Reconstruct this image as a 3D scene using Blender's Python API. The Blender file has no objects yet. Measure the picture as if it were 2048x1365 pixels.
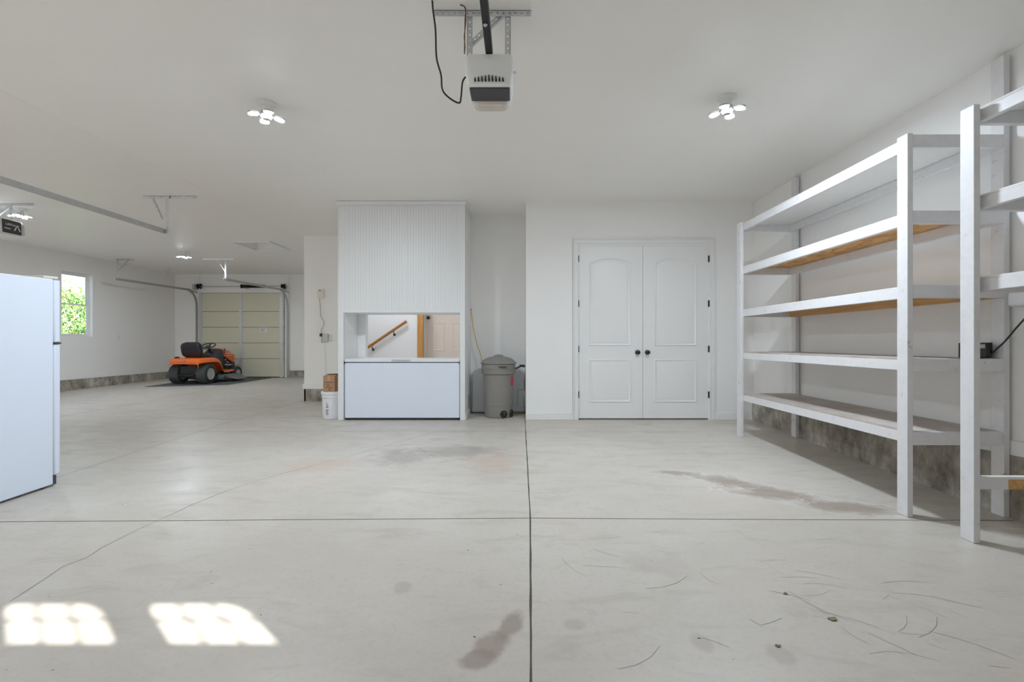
import bpy, bmesh, math, random
from mathutils import Vector, Matrix
random.seed(11)
C = bpy.context.scene.collection
PI = math.pi
F, VX, VY, CH = 950.0, 1031.0, 685.0, 1.096          # focal length in px, vanishing point, eye height
def X(px, d): return (px - VX) * d / F
def Z(py, d): return CH + (VY - py) * d / F
CEIL = 3.076
def fz(y):                                            # the slab falls towards the street door and rises a little at the back
    if y < 6.72: return -0.026 * (6.72 - y)
    if y < 8.8: return 0.0
    return 0.014 * (y - 8.8)
def floor_at(px, py):
    d = 1207.5 / (py - VY + 24.7)
    return X(px, d), d

# ------------------------------------------------------------------ materials
def nodes_of(name):
    m = bpy.data.materials.new(name); m.use_nodes = True
    nt = m.node_tree
    return m, nt, nt.nodes, nt.links, nt.nodes['Principled BSDF']
def mat(name, col, rough=0.5, metal=0.0, var=0.04, scale=6.0, bump=0.0, bscale=60.0, stretch=(1,1,1), coat=0.0):
    m, nt, N, L, P = nodes_of(name)
    tc = N.new('ShaderNodeTexCoord'); mp = N.new('ShaderNodeMapping'); mp.inputs['Scale'].default_value = stretch
    L.new(tc.outputs['Object'], mp.inputs['Vector'])
    nz = N.new('ShaderNodeTexNoise'); nz.inputs['Scale'].default_value = scale; nz.inputs['Detail'].default_value = 5
    L.new(mp.outputs['Vector'], nz.inputs['Vector'])
    mx = N.new('ShaderNodeMix'); mx.data_type = 'RGBA'
    mx.inputs[6].default_value = tuple(max(0, c * (1 - var)) for c in col) + (1,)
    mx.inputs[7].default_value = tuple(min(1, c * (1 + var)) for c in col) + (1,)
    L.new(nz.outputs['Fac'], mx.inputs[0]); L.new(mx.outputs[2], P.inputs['Base Color'])
    P.inputs['Roughness'].default_value = rough; P.inputs['Metallic'].default_value = metal
    P.inputs['Coat Weight'].default_value = coat
    if bump:
        n2 = N.new('ShaderNodeTexNoise'); n2.inputs['Scale'].default_value = bscale; n2.inputs['Detail'].default_value = 3
        L.new(mp.outputs['Vector'], n2.inputs['Vector'])
        b = N.new('ShaderNodeBump'); b.inputs['Strength'].default_value = bump; b.inputs['Distance'].default_value = 0.004
        L.new(n2.outputs['Fac'], b.inputs['Height']); L.new(b.outputs['Normal'], P.inputs['Normal'])
    return m
def emit(name, col, s):
    m, nt, N, L, P = nodes_of(name)
    P.inputs['Base Color'].default_value = (.9, .9, .9, 1)
    P.inputs['Emission Color'].default_value = tuple(col) + (1,); P.inputs['Emission Strength'].default_value = s
    return m
def ramp(N, stops):
    r = N.new('ShaderNodeValToRGB'); e = r.color_ramp.elements
    e[0].position, e[0].color = stops[0][0], tuple(stops[0][1]) + (1,)
    e[1].position, e[1].color = stops[-1][0], tuple(stops[-1][1]) + (1,)
    for p, c in stops[1:-1]:
        k = e.new(p); k.color = tuple(c) + (1,)
    return r

def concrete_floor():
    m, nt, N, L, P = nodes_of('slab_concrete')
    tc = N.new('ShaderNodeTexCoord'); V = tc.outputs['Object']
    def noise(s, d=5, dist=0.0, rough=.55, vec=None):
        n = N.new('ShaderNodeTexNoise'); n.inputs['Scale'].default_value = s; n.inputs['Detail'].default_value = d
        n.inputs['Distortion'].default_value = dist; n.inputs['Roughness'].default_value = rough
        L.new(vec or V, n.inputs['Vector']); return n.outputs['Fac']
    def math_(op, a, b=None):
        n = N.new('ShaderNodeMath'); n.operation = op
        for i, v in enumerate((a, b)):
            if v is None: continue
            if isinstance(v, (int, float)): n.inputs[i].default_value = v
            else: L.new(v, n.inputs[i])
        return n.outputs[0]
    def rng(v, a, b, c=0.0, d=1.0, smooth=True):
        n = N.new('ShaderNodeMapRange'); n.interpolation_type = 'SMOOTHSTEP' if smooth else 'LINEAR'
        n.inputs[1].default_value, n.inputs[2].default_value = a, b
        n.inputs[3].default_value, n.inputs[4].default_value = c, d
        L.new(v, n.inputs[0]); return n.outputs[0]
    def mix(fac, a, b):
        n = N.new('ShaderNodeMix'); n.data_type = 'RGBA'
        if isinstance(fac, float): n.inputs[0].default_value = fac
        else: L.new(fac, n.inputs[0])
        for i, c in ((6, a), (7, b)):
            if isinstance(c, tuple): n.inputs[i].default_value = c + (1,)
            else: L.new(c, n.inputs[i])
        return n.outputs[2]
    streak = N.new('ShaderNodeMapping'); streak.inputs['Scale'].default_value = (1.0, 2.6, 1); streak.inputs['Rotation'].default_value = (0, 0, .5)
    L.new(V, streak.inputs['Vector'])
    big = noise(.55, 6, .4); mid = noise(2.4, 8, .6, .65, streak.outputs[0]); fine = noise(38, 4); grit = noise(150, 2)
    col = mix(rng(big, .3, .7), (.525, .482, .425), (.610, .566, .510))
    col = mix(math_('MULTIPLY', rng(mid, .48, .75), .55), col, (.43, .388, .325))
    col = mix(math_('MULTIPLY', rng(fine, .45, .8), .22), col, (.36, .33, .28))
    col = mix(math_('MULTIPLY', rng(grit, .6, .75), .25), col, (.30, .29, .27))
    pink = noise(.9, 4, .2)
    col = mix(math_('MULTIPLY', rng(pink, .52, .72), .35), col, (.58, .475, .40))
    nb = noise(5.5, 6, .5, .6); nb2 = noise(16, 5, .3, .6)
    def blob(cx, cy, rx, ry, rot=0.0, wob=.9, a=1.15, b=.35):
        mp = N.new('ShaderNodeMapping'); mp.vector_type = 'TEXTURE'
        mp.inputs['Location'].default_value = (cx, cy, 0); mp.inputs['Rotation'].default_value = (0, 0, rot)
        mp.inputs['Scale'].default_value = (rx, ry, 1e4)
        L.new(V, mp.inputs['Vector'])
        ln = N.new('ShaderNodeVectorMath'); ln.operation = 'LENGTH'; L.new(mp.outputs[0], ln.inputs[0])
        d = math_('ADD', ln.outputs['Value'], math_('MULTIPLY', math_('SUBTRACT', nb, .5), wob * 2))
        d = math_('ADD', d, math_('MULTIPLY', math_('SUBTRACT', nb2, .5), wob * .8))
        return rng(d, a, b), d
    def stain(col, lst, tint, amt):
        for args in lst:
            mk, d = blob(*args)
            col = mix(math_('MULTIPLY', mk, amt), col, tint)
        return col
    # oily shade in front of the freezer, with rusty flanks
    col = stain(col, [(-1.13, 4.75, .34, .36), (-.62, 4.95, .5, .3)], (.30, .27, .24), .6)
    col = stain(col, [(-1.85, 4.45, .42, .30), (-.22, 4.6, .28, .45)], (.56, .42, .345), .5)
    # mud wash beside the shelving, with dried pale rims
    for a in [(1.42, 4.22, .26, .07, -.2), (1.80, 3.95, .30, .16, -.75), (2.02, 3.66, .40, .15, -.35), (2.36, 3.42, .34, .14, -.25)]:
        mk, d = blob(*a, .8, 1.1, .4)
        col = mix(math_('MULTIPLY', mk, .80), col, (.33, .262, .215))
        rim = math_('MULTIPLY', rng(d, .98, 1.06), rng(d, 1.16, 1.08))
        col = mix(math_('MULTIPLY', rim, .32), col, (.74, .70, .66))
    # damp-looking brown patch near the seam
    col = stain(col, [(-.03, 2.03, .05, .12, -.35, .8, 1.1, .5), (-.085, 1.92, .07, .09, -.6, .8, 1.1, .5), (-.14, 1.83, .085, .055, .3, .8, 1.1, .5)], (.30, .25, .205), .75)
    col = stain(col, [(1.04, 1.86, .05, .07, 0, .5, 1.1, .6), (.76, 1.93, .045, .07, 0, .5, 1.1, .6), (.26, 2.05, .06, .05, 0, .6, 1.1, .6),
                      (-.56, 2.35, .05, .06, 0, .6, 1.1, .6)], (.36, .30, .25), .38)
    col = stain(col, [(.75, 2.6, .25, .12, -.5, .9)], (.47, .42, .37), .5)
    L.new(col, P.inputs['Base Color'])
    L.new(rng(mid, .3, .75, .30, .52), P.inputs['Roughness'])
    P.inputs['Specular IOR Level'].default_value = .45
    b = N.new('ShaderNodeBump'); b.inputs['Strength'].default_value = .25; b.inputs['Distance'].default_value = .003
    L.new(math_('ADD', mid, math_('MULTIPLY', fine, .3)), b.inputs['Height']); L.new(b.outputs[0], P.inputs['Normal'])
    return m

def footing_mat():
    m, nt, N, L, P = nodes_of('stem_wall_concrete')
    tc = N.new('ShaderNodeTexCoord'); mp = N.new('ShaderNodeMapping'); mp.inputs['Scale'].default_value = (2.4, 2.4, 1.5)
    L.new(tc.outputs['Object'], mp.inputs['Vector'])
    a = N.new('ShaderNodeTexNoise'); a.inputs['Scale'].default_value = 2.2; a.inputs['Detail'].default_value = 9; a.inputs['Roughness'].default_value = .65
    L.new(mp.outputs[0], a.inputs['Vector'])
    r = ramp(N, [(.33, (.15, .13, .105)), (.45, (.27, .245, .205)), (.54, (.38, .345, .30)), (.68, (.58, .55, .50))])
    L.new(a.outputs['Fac'], r.inputs[0])
    g = N.new('ShaderNodeTexNoise'); g.inputs['Scale'].default_value = 55; g.inputs['Detail'].default_value = 3
    L.new(tc.outputs['Object'], g.inputs['Vector'])
    r2 = ramp(N, [(.58, (0, 0, 0)), (.68, (1, 1, 1))]); L.new(g.outputs['Fac'], r2.inputs[0])
    mx = N.new('ShaderNodeMix'); mx.data_type = 'RGBA'; mx.inputs[7].default_value = (.36, .35, .32, 1)
    ml = N.new('ShaderNodeMath'); ml.operation = 'MULTIPLY'; ml.inputs[1].default_value = .45
    L.new(r2.outputs[0], ml.inputs[0]); L.new(ml.outputs[0], mx.inputs[0]); L.new(r.outputs[0], mx.inputs[6])
    L.new(mx.outputs[2], P.inputs['Base Color']); P.inputs['Roughness'].default_value = .85
    b = N.new('ShaderNodeBump'); b.inputs['Strength'].default_value = .5; b.inputs['Distance'].default_value = .006
    L.new(a.outputs['Fac'], b.inputs['Height']); L.new(b.outputs[0], P.inputs['Normal'])
    return m

def wood_mat(name, lo, hi, knots=True, axis='Y'):
    m, nt, N, L, P = nodes_of(name)
    tc = N.new('ShaderNodeTexCoord'); mp = N.new('ShaderNodeMapping')
    mp.inputs['Scale'].default_value = {'Y': (26, 1.4, 26), 'Z': (26, 26, 1.4), 'X': (1.4, 26, 26)}[axis]
    L.new(tc.outputs['Object'], mp.inputs['Vector'])
    a = N.new('ShaderNodeTexNoise'); a.inputs['Scale'].default_value = 1.6; a.inputs['Detail'].default_value = 5; a.inputs['Distortion'].default_value = .6
    L.new(mp.outputs[0], a.inputs['Vector'])
    r = ramp(N, [(.32, lo), (.68, hi)]); L.new(a.outputs['Fac'], r.inputs[0])
    out = r.outputs[0]
    if knots:
        v = N.new('ShaderNodeTexVoronoi'); v.inputs['Scale'].default_value = 2.3; L.new(tc.outputs['Object'], v.inputs['Vector'])
        k = ramp(N, [(.03, (1, 1, 1)), (.07, (0, 0, 0))]); L.new(v.outputs['Distance'], k.inputs[0])
        mx = N.new('ShaderNodeMix'); mx.data_type = 'RGBA'; mx.inputs[7].default_value = tuple(c * .45 for c in lo) + (1,)
        L.new(k.outputs[0], mx.inputs[0]); L.new(out, mx.inputs[6]); out = mx.outputs[2]
    L.new(out, P.inputs['Base Color']); P.inputs['Roughness'].default_value = .6
    return m
def osb_mat():
    m, nt, N, L, P = nodes_of('strand_board')
    tc = N.new('ShaderNodeTexCoord')
    v = N.new('ShaderNodeTexVoronoi'); v.inputs['Scale'].default_value = 26; v.inputs['Randomness'].default_value = 1
    mp = N.new('ShaderNodeMapping'); mp.inputs['Scale'].default_value = (1, .4, 1); L.new(tc.outputs['Object'], mp.inputs['Vector'])
    L.new(mp.outputs[0], v.inputs['Vector'])
    r = ramp(N, [(0, (.42, .20, .06)), (.5, (.60, .33, .12)), (1, (.74, .48, .22))]); L.new(v.outputs['Color'], r.inputs[0])
    L.new(r.outputs[0], P.inputs['Base Color']); P.inputs['Roughness'].default_value = .7
    return m
def painted_lumber():
    m, nt, N, L, P = nodes_of('painted_lumber')
    tc = N.new('ShaderNodeTexCoord')
    n = N.new('ShaderNodeTexNoise'); n.inputs['Scale'].default_value = 22; n.inputs['Detail'].default_value = 4
    L.new(tc.outputs['Object'], n.inputs['Vector'])
    r = ramp(N, [(.26, (.50, .45, .41)), (.31, (.71, .70, .71)), (.7, (.755, .745, .755))]); L.new(n.outputs['Fac'], r.inputs[0])
    L.new(r.outputs[0], P.inputs['Base Color']); P.inputs['Roughness'].default_value = .45
    b = N.new('ShaderNodeBump'); b.inputs['Strength'].default_value = .15; b.inputs['Distance'].default_value = .002
    L.new(n.outputs['Fac'], b.inputs['Height']); L.new(b.outputs[0], P.inputs['Normal'])
    return m
def deck_mat():
    m, nt, N, L, P = nodes_of('worn_shelf_top')
    tc = N.new('ShaderNodeTexCoord')
    n = N.new('ShaderNodeTexNoise'); n.inputs['Scale'].default_value = 3; n.inputs['Detail'].default_value = 9; n.inputs['Roughness'].default_value = .7
    L.new(tc.outputs['Object'], n.inputs['Vector'])
    r = ramp(N, [(.3, (.36, .30, .265)), (.55, (.50, .44, .40)), (.75, (.66, .62, .58))]); L.new(n.outputs['Fac'], r.inputs[0])
    L.new(r.outputs[0], P.inputs['Base Color']); P.inputs['Roughness'].default_value = .6
    return m
def glass_mat():
    m = bpy.data.materials.new('window_glass'); m.use_nodes = True
    N, L = m.node_tree.nodes, m.node_tree.links; N.clear()
    o = N.new('ShaderNodeOutputMaterial'); t = N.new('ShaderNodeBsdfTransparent'); g = N.new('ShaderNodeBsdfGlossy')
    g.inputs['Roughness'].default_value = .02; t.inputs['Color'].default_value = (.93, .97, .96, 1)
    lw = N.new('ShaderNodeLayerWeight'); lw.inputs[0].default_value = .3
    pw = N.new('ShaderNodeMath'); pw.operation = 'POWER'; pw.inputs[1].default_value = 3; L.new(lw.outputs['Facing'], pw.inputs[0])
    f = N.new('ShaderNodeMath'); f.operation = 'MULTIPLY_ADD'; f.inputs[1].default_value = .6; f.inputs[2].default_value = .03; L.new(pw.outputs[0], f.inputs[0])
    mx = N.new('ShaderNodeMixShader')
    L.new(f.outputs[0], mx.inputs[0]); L.new(t.outputs[0], mx.inputs[1]); L.new(g.outputs[0], mx.inputs[2]); L.new(mx.outputs[0], o.inputs[0])
    return m
def leaf_mat():
    m, nt, N, L, P = nodes_of('hedge_leaf')
    g = N.new('ShaderNodeTexCoord'); n = N.new('ShaderNodeTexNoise'); n.inputs['Scale'].default_value = 2.4; n.inputs['Detail'].default_value = 6
    L.new(g.outputs['Object'], n.inputs['Vector'])
    r = ramp(N, [(.3, (.16, .36, .10)), (.48, (.30, .52, .16)), (.6, (.50, .55, .20)), (.72, (.68, .48, .20))]); L.new(n.outputs['Fac'], r.inputs[0])
    L.new(r.outputs[0], P.inputs['Base Color']); P.inputs['Roughness'].default_value = .6
    return m

M = {}
M['wall'] = mat('wall_paint', (.870, .862, .850), .55, var=.02, scale=1.2, bump=.05, bscale=120)
M['ceil'] = mat('ceiling_paint', (.890, .872, .840), .42, var=.02, scale=.8, bump=.04, bscale=12, stretch=(.35, 2.5, 1))
M['trim'] = mat('trim_paint', (.830, .825, .815), .4, var=.015)
M['floor'] = concrete_floor()
M['joint'] = mat('joint_dirt', (.085, .075, .062), .9, var=.5, scale=90)
M['crack'] = mat('hairline_crack', (.26, .235, .21), .9, var=.3, scale=60)
M['foot'] = footing_mat()
M['lumber'] = painted_lumber()
M['deck'] = deck_mat()
M['osb'] = osb_mat()
M['paint_board'] = mat('painted_board', (.76, .745, .72), .55, var=.06, scale=30, bump=.2, bscale=45)
M['pine'] = wood_mat('bare_pine', (.52, .27, .09), (.70, .42, .17))
M['rail_wood'] = wood_mat('stained_oak', (.30, .115, .022), (.46, .20, .05), False, 'X')
M['post_wood'] = wood_mat('stained_pine_post', (.46, .21, .05), (.62, .32, .09), True, 'Z')
M['white_metal'] = mat('white_enamel', (.765, .83, .94), .32, var=.01)
M['freezer'] = mat('freezer_enamel', (.755, .805, .90), .38, var=.012)
M['freezer_lid'] = mat('freezer_lid_enamel', (.80, .82, .84), .35, var=.01)
M['cream'] = mat('aged_cream_plastic', (.78, .73, .62), .45)
M['black'] = mat('black_plastic', (.018, .018, .02), .45, var=.2)
M['dark_metal'] = mat('oiled_bronze', (.045, .042, .04), .38, .7, var=.2)
M['steel'] = mat('galvanised_steel', (.62, .63, .64), .45, .5, var=.14, scale=35)
M['track'] = mat('galvanised_track', (.50, .505, .50), .5, .4, var=.12, scale=20)
M['opener'] = mat('opener_grey_plastic', (.84, .85, .85), .5, var=.02)
M['opener_dark'] = mat('opener_charcoal', (.055, .055, .06), .5, var=.1)
M['lens'] = mat('opener_lens', (.72, .66, .60), .25, var=.05)
M['print_white'] = mat('printed_white', (.78, .78, .78), .6)
M['red'] = mat('red_sticker', (.62, .05, .09), .5, var=.2, scale=120)
M['bead'] = mat('beadboard_paint', (.800, .810, .815), .4, var=.012)
M['taupe'] = mat('taupe_plastic', (.25, .235, .215), .55, var=.05, bump=.08, bscale=300)
M['bin'] = mat('pale_blue_grey_plastic', (.80, .825, .86), .5, var=.02)
M['bin_line'] = mat('panel_gap', (.30, .30, .31), .7)
M['yellow'] = mat('yellow_vinyl', (.68, .47, .06), .5)
M['white_plastic'] = mat('white_plastic', (.80, .80, .79), .4)
M['grey_plastic'] = mat('light_grey_plastic', (.56, .57, .57), .5)
M['grey_wire'] = mat('grey_wire', (.22, .22, .23), .5)
M['ink'] = mat('marker_ink', (.13, .12, .17), .7)
M['bucket'] = mat('bucket_white', (.80, .81, .84), .42, var=.015)
M['card'] = mat('cardboard', (.43, .245, .14), .85, var=.08, scale=14)
M['card_dark'] = mat('cardboard_print', (.14, .075, .045), .9)
M['tape'] = mat('packing_tape', (.48, .31, .19), .3)
M['gdoor'] = mat('garage_door_skin', (.64, .625, .49), .55, var=.02)
M['gseam'] = mat('garage_door_seam', (.30, .29, .23), .7)
M['spring'] = mat('oiled_spring', (.015, .014, .013), .4, .5)
M['orange'] = mat('mower_orange', (.84, .155, .022), .3, var=.03, coat=.4)
M['tire'] = mat('tyre_rubber', (.036, .041, .042), .75, var=.2)
M['tread'] = mat('tyre_tread', (.085, .095, .096), .8, var=.2)
M['rim'] = mat('wheel_rim_paint', (.50, .50, .51), .4, .2)
M['vinyl'] = mat('black_vinyl', (.016, .017, .024), .34, var=.1, bump=.3, bscale=18)
M['mdark'] = mat('mower_black', (.020, .020, .022), .5, var=.2)
M['mgrey'] = mat('mower_grey_plastic', (.055, .055, .062), .5)
M['deckgrey'] = mat('cutting_deck_grey', (.16, .16, .16), .5, .3, var=.2)
M['chute'] = mat('chute_plastic', (.15, .15, .165), .4)
M['mat'] = mat('rubber_mat', (.105, .105, .108), .8, var=.1, scale=30)
M['beige'] = mat('beige_door_paint', (.76, .66, .575), .45, var=.01)
M['glass'] = glass_mat()
M['leaf'] = leaf_mat()
M['bark'] = mat('bark', (.10, .07, .045), .9)
M['ground'] = mat('outside_ground', (.42, .41, .38), .9, var=.2, scale=2)
M['dead_leaf'] = mat('dry_leaf', (.26, .18, .10), .8, var=.3, scale=60)
LAMP = (.775, .885, 1.0)
M['lamp'] = emit('lamp_diffuser', LAMP, 1290.0)
M['lamp_dim'] = emit('lamp_diffuser_dim', LAMP, 800.0)
M['stair_lamp'] = emit('stair_lamp_glass', (.82, .90, 1.0), 88.0)

# ------------------------------------------------------------------ mesh helpers
class MB:
    def __init__(s): s.bm = bmesh.new(); s.mi = 0
    def face(s, vs):
        try:
            f = s.bm.faces.new(vs); f.material_index = s.mi; return f
        except ValueError: return None
    def box(s, x0, x1, y0, y1, z0, z1):
        v = [s.bm.verts.new((x, y, z)) for x in (x0, x1) for y in (y0, y1) for z in (z0, z1)]
        for q in ((0,1,3,2), (4,6,7,5), (0,4,5,1), (2,3,7,6), (0,2,6,4), (1,5,7,3)): s.face([v[i] for i in q])
        return v
    def obox(s, c, size, rot):                        # rot: a Matrix
        v = s.box(-size[0]/2, size[0]/2, -size[1]/2, size[1]/2, -size[2]/2, size[2]/2)
        for a in v: a.co = rot @ a.co + Vector(c)
        return v
    def prism(s, pts, vec):                           # pts: 3-D polygon, vec: extrusion
        a = [s.bm.verts.new(p) for p in pts]; b = [s.bm.verts.new(Vector(p) + Vector(vec)) for p in pts]
        s.face(a[::-1]); s.face(b)
        n = len(pts)
        for i in range(n): s.face([a[i], a[(i+1) % n], b[(i+1) % n], b[i]])
        return a + b
    def bands(s, loops, close=True, cap0=False, cap1=False):
        R = [[s.bm.verts.new(p) for p in lp] for lp in loops]
        n = len(R[0])
        for a, b in zip(R, R[1:]):
            for i in range(n if close else n - 1): s.face([a[i], a[(i+1) % n], b[(i+1) % n], b[i]])
        if cap0: s.face(R[0][::-1])
        if cap1: s.face(R[-1])
        return R
    def frame(s, d):
        d = Vector(d).normalized(); u = d.orthogonal().normalized()
        return u, d.cross(u)
    def tube(s, pts, r, seg=10, caps=True):
        pts = [Vector(p) for p in pts]; loops = []
        u = None
        for i, p in enumerate(pts):
            d = (pts[min(i+1, len(pts)-1)] - pts[max(i-1, 0)]).normalized()
            if u is None: u = d.orthogonal().normalized()
            else: u = (u - d * u.dot(d)).normalized()
            w = d.cross(u); rr = r[i] if isinstance(r, (list, tuple)) else r
            loops.append([p + (u * math.cos(2*PI*k/seg) + w * math.sin(2*PI*k/seg)) * rr for k in range(seg)])
        s.bands(loops, True, caps, caps)
    def lathe(s, c, axis, prof, seg=32, sx=1.0):      # prof: (radius, height along axis)
        ax = Vector(axis).normalized(); u = ax.orthogonal().normalized(); w = ax.cross(u); c = Vector(c)
        loops = [[c + ax*h + (u*math.cos(2*PI*k/seg) + w*math.sin(2*PI*k/seg)) * max(r, 1e-4) for k in range(seg)] for r, h in prof]
        s.bands(loops, True, prof[0][0] > 1e-3, prof[-1][0] > 1e-3)
    def punched(s, o, along, across, normal, length, width, pitch, r, th):   # a steel strip with round holes
        o, a, b, n = Vector(o), Vector(along).normalized(), Vector(across).normalized(), Vector(normal).normalized()
        k = max(1, int(round(length / pitch))); pitch = length / k
        for i in range(k):
            c = o + a * (i + .5) * pitch
            for t, flip in ((0, True), (th, False)):
                out = [c + a*x*pitch/2 + b*y*width/2 + n*t for x, y in ((1,0),(1,1),(0,1),(-1,1),(-1,0),(-1,-1),(0,-1),(1,-1))]
                inn = [c + a*math.cos(j*PI/4)*r + b*math.sin(j*PI/4)*r + n*t for j in range(8)]
                ov = [s.bm.verts.new(p) for p in out]; iv = [s.bm.verts.new(p) for p in inn]
                for j in range(8):
                    q = [ov[j], ov[(j+1) % 8], iv[(j+1) % 8], iv[j]]
                    s.face(q[::-1] if flip else q)
        for sgn in (-1, 1):
            e = o + b * sgn * width / 2
            q = [s.bm.verts.new(p) for p in (e, e + a*length, e + a*length + n*th, e + n*th)]; s.face(q)
        for e in (o, o + a*length):
            q = [s.bm.verts.new(p) for p in (e - b*width/2, e + b*width/2, e + b*width/2 + n*th, e - b*width/2 + n*th)]; s.face(q)
    def angle(s, o, along, f1, f2, length, w=.032, pitch=.036, r=.0065, th=.002):   # an L of two punched strips
        s.punched(Vector(o) + Vector(f1).normalized()*w/2, along, f1, f2, length, w, pitch, r, th)
        s.punched(Vector(o) + Vector(f2).normalized()*w/2, along, f2, f1, length, w, pitch, r, th)
    def build(s, name, m, parent=None, bevel=0.0, smooth=True, angle=35, inv=None):
        bmesh.ops.recalc_face_normals(s.bm, faces=s.bm.faces[:])
        me = bpy.data.meshes.new(name); s.bm.to_mesh(me); s.bm.free()
        for k in (m if isinstance(m, (list, tuple)) else [m]): me.materials.append(k)
        if smooth:
            for p in me.polygons: p.use_smooth = True
            me.set_sharp_from_angle(angle=math.radians(angle))
        o = bpy.data.objects.new(name, me); C.objects.link(o)
        if bevel:
            b = o.modifiers.new('edge', 'BEVEL'); b.width = bevel; b.segments = 2; b.limit_method = 'ANGLE'; b.angle_limit = math.radians(40)
        if parent is not None: adopt(o, parent)
        return o
def adopt(o, parent):
    o.parent = parent
    if parent.type == 'EMPTY': o.matrix_parent_inverse = Matrix.Translation(-parent.location)
def tag(o, label, cat, group=None, kind=None):
    o['label'] = label; o['category'] = cat
    if group: o['group'] = group
    if kind: o['kind'] = kind
    return o
def thing(name, label, cat, loc=(0,0,0), group=None):
    o = bpy.data.objects.new(name, None); o.empty_display_size = .1; C.objects.link(o); o.location = loc
    return tag(o, label, cat, group)
def struct(o): o['kind'] = 'structure'; return o
def dup(root, loc, rotz=0.0, label=None):
    r = root.copy(); C.objects.link(r); r.location = loc; r.rotation_euler = (0, 0, rotz)
    if label: r['label'] = label
    for ch in list(root.children):
        c = ch.copy(); C.objects.link(c); c.parent = r
        for g in list(ch.children):
            d = g.copy(); C.objects.link(d); d.parent = c
    return r
def text(name, body, size, loc, rot, m, parent, extrude=.0006, sx=1.0):
    cu = bpy.data.curves.new(name, 'FONT'); cu.body = body; cu.size = size; cu.extrude = extrude
    cu.align_x = 'CENTER'; cu.align_y = 'CENTER'; cu.materials.append(m)
    tmp = bpy.data.objects.new(name + '_curve', cu); C.objects.link(tmp)
    bpy.context.view_layer.update()
    me = bpy.data.meshes.new_from_object(tmp.evaluated_get(bpy.context.evaluated_depsgraph_get()))
    bpy.data.objects.remove(tmp); bpy.data.curves.remove(cu)
    o = bpy.data.objects.new(name, me); C.objects.link(o)
    o.location = loc; o.rotation_euler = rot; o.scale = (sx, 1, 1)
    adopt(o, parent); return o
def smoothed(pts, n=6):                               # Catmull-Rom through the points
    P = [Vector(p) for p in pts]; P = [P[0]*2 - P[1]] + P + [P[-1]*2 - P[-2]]; out = []
    for i in range(1, len(P) - 2):
        for k in range(n):
            t = k / n; a, b, c, d = P[i-1], P[i], P[i+1], P[i+2]
            out.append(.5*((2*b) + (c-a)*t + (2*a-5*b+4*c-d)*t*t + (3*b-a-3*c+d)*t**3))
    return out + [P[-2]]

# ------------------------------------------------------------------ setting
XL, XR, YF, YB = -9.91, 3.367, -.40, 13.83
YD, YBOX = 6.72, 6.66
BX0, BX1 = -2.489, -.708                              # the beadboard enclosure
# floor
fb = MB()
ys = [-.62, 1, 3, 5, 6.72, 8.8, 11, 14.0]
xs = [-10.1, -7, -4, -1, 2, 3.6]
V = [[fb.bm.verts.new((x, y, fz(y))) for x in xs] for y in ys]
for i in range(len(ys)-1):
    for j in range(len(xs)-1): fb.face([V[i][j], V[i][j+1], V[i+1][j+1], V[i+1][j]])
def ribbon(pts, w, mi, lift=.0008, jitter=0.0):
    fb.mi = mi
    P = []
    for (x0, y0), (x1, y1) in zip(pts, pts[1:]):
        n = max(1, int(math.hypot(x1-x0, y1-y0) / .12))
        P += [(x0 + (x1-x0)*k/n, y0 + (y1-y0)*k/n) for k in range(n)]
    P.append(pts[-1]); prev = None
    for i, (x, y) in enumerate(P):
        a, b = P[max(0, i-1)], P[min(len(P)-1, i+1)]
        dx, dy = b[0]-a[0], b[1]-a[1]; l = math.hypot(dx, dy) or 1
        nx, ny = -dy/l, dx/l
        j = random.uniform(-jitter, jitter); ww = w * (1 + random.uniform(-.3, .3) * (1 if jitter else 0))
        q = [fb.bm.verts.new((x + nx*(j + s*ww/2), y + ny*(j + s*ww/2), fz(y + ny*s*ww/2) + lift)) for s in (-1, 1)]
        if prev: fb.face([prev[0], prev[1], q[1], q[0]])
        prev = q
    fb.mi = 0
ribbon([(.134, 6.72), (.14, 7.47)], .008, 1); ribbon([(.134, 6.72), (.10, 3.2), (.056, 1.71), (.03, -.38)], .0095, 1, jitter=.0008)
ribbon([(-9.85, 3.10), (-3.4, 3.142), (.1, 3.205)], .007, 1); ribbon([(.1, 3.205), (1.7, 3.18), (3.32, 3.164)], .007, 1)
ribbon([(-3.95, 5.93), (3.34, 5.95)], .0045, 2); ribbon([(-9.85, 5.9), (-3.95, 5.93)], .004, 2)
ribbon([(-3.95, -.3), (-3.95, 8.8)], .007, 2); ribbon([(-6.8, -.3), (-6.7, 6.9), (-6.9, 11.0), (-6.9, 13.7)], .008, 2)
ribbon([(-9.85, 9.0), (-3.95, 8.85)], .006, 2)
ribbon([floor_at(*p) for p in ((20, 1204), (47, 1185), (90, 1158), (129, 1133), (170, 1118), (202, 1097), (260, 1068), (321, 1040), (385, 1010), (450, 983),
        (510, 964), (569, 947), (650, 926), (735, 903), (800, 884), (870, 864), (932, 843))], .0045, 2, jitter=.006)
for k in range(46):                                   # fine scratches in front of the shelving
    x, y, a = random.uniform(.3, 2.3), random.uniform(1.75, 2.9), random.uniform(-.4, .4) + random.choice((0, 2.2))
    l, c = random.uniform(.05, .28), random.uniform(-.5, .5)
    ribbon([(x + math.cos(a + c*t)*l*t, y + math.sin(a + c*t)*l*t) for t in (0, .33, .66, 1)], random.uniform(.0012, .0022), 2)
for k in range(150):                                  # grit
    x, y = random.uniform(-4, 3), random.uniform(1.7, 6.5); s = random.uniform(.004, .011)
    ribbon([(x, y), (x + s, y + s * random.uniform(-1, 1))], s * .6, 2 if k % 3 else 1)
struct(fb.build('floor', [M['floor'], M['joint'], M['crack']], smooth=False))
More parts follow.
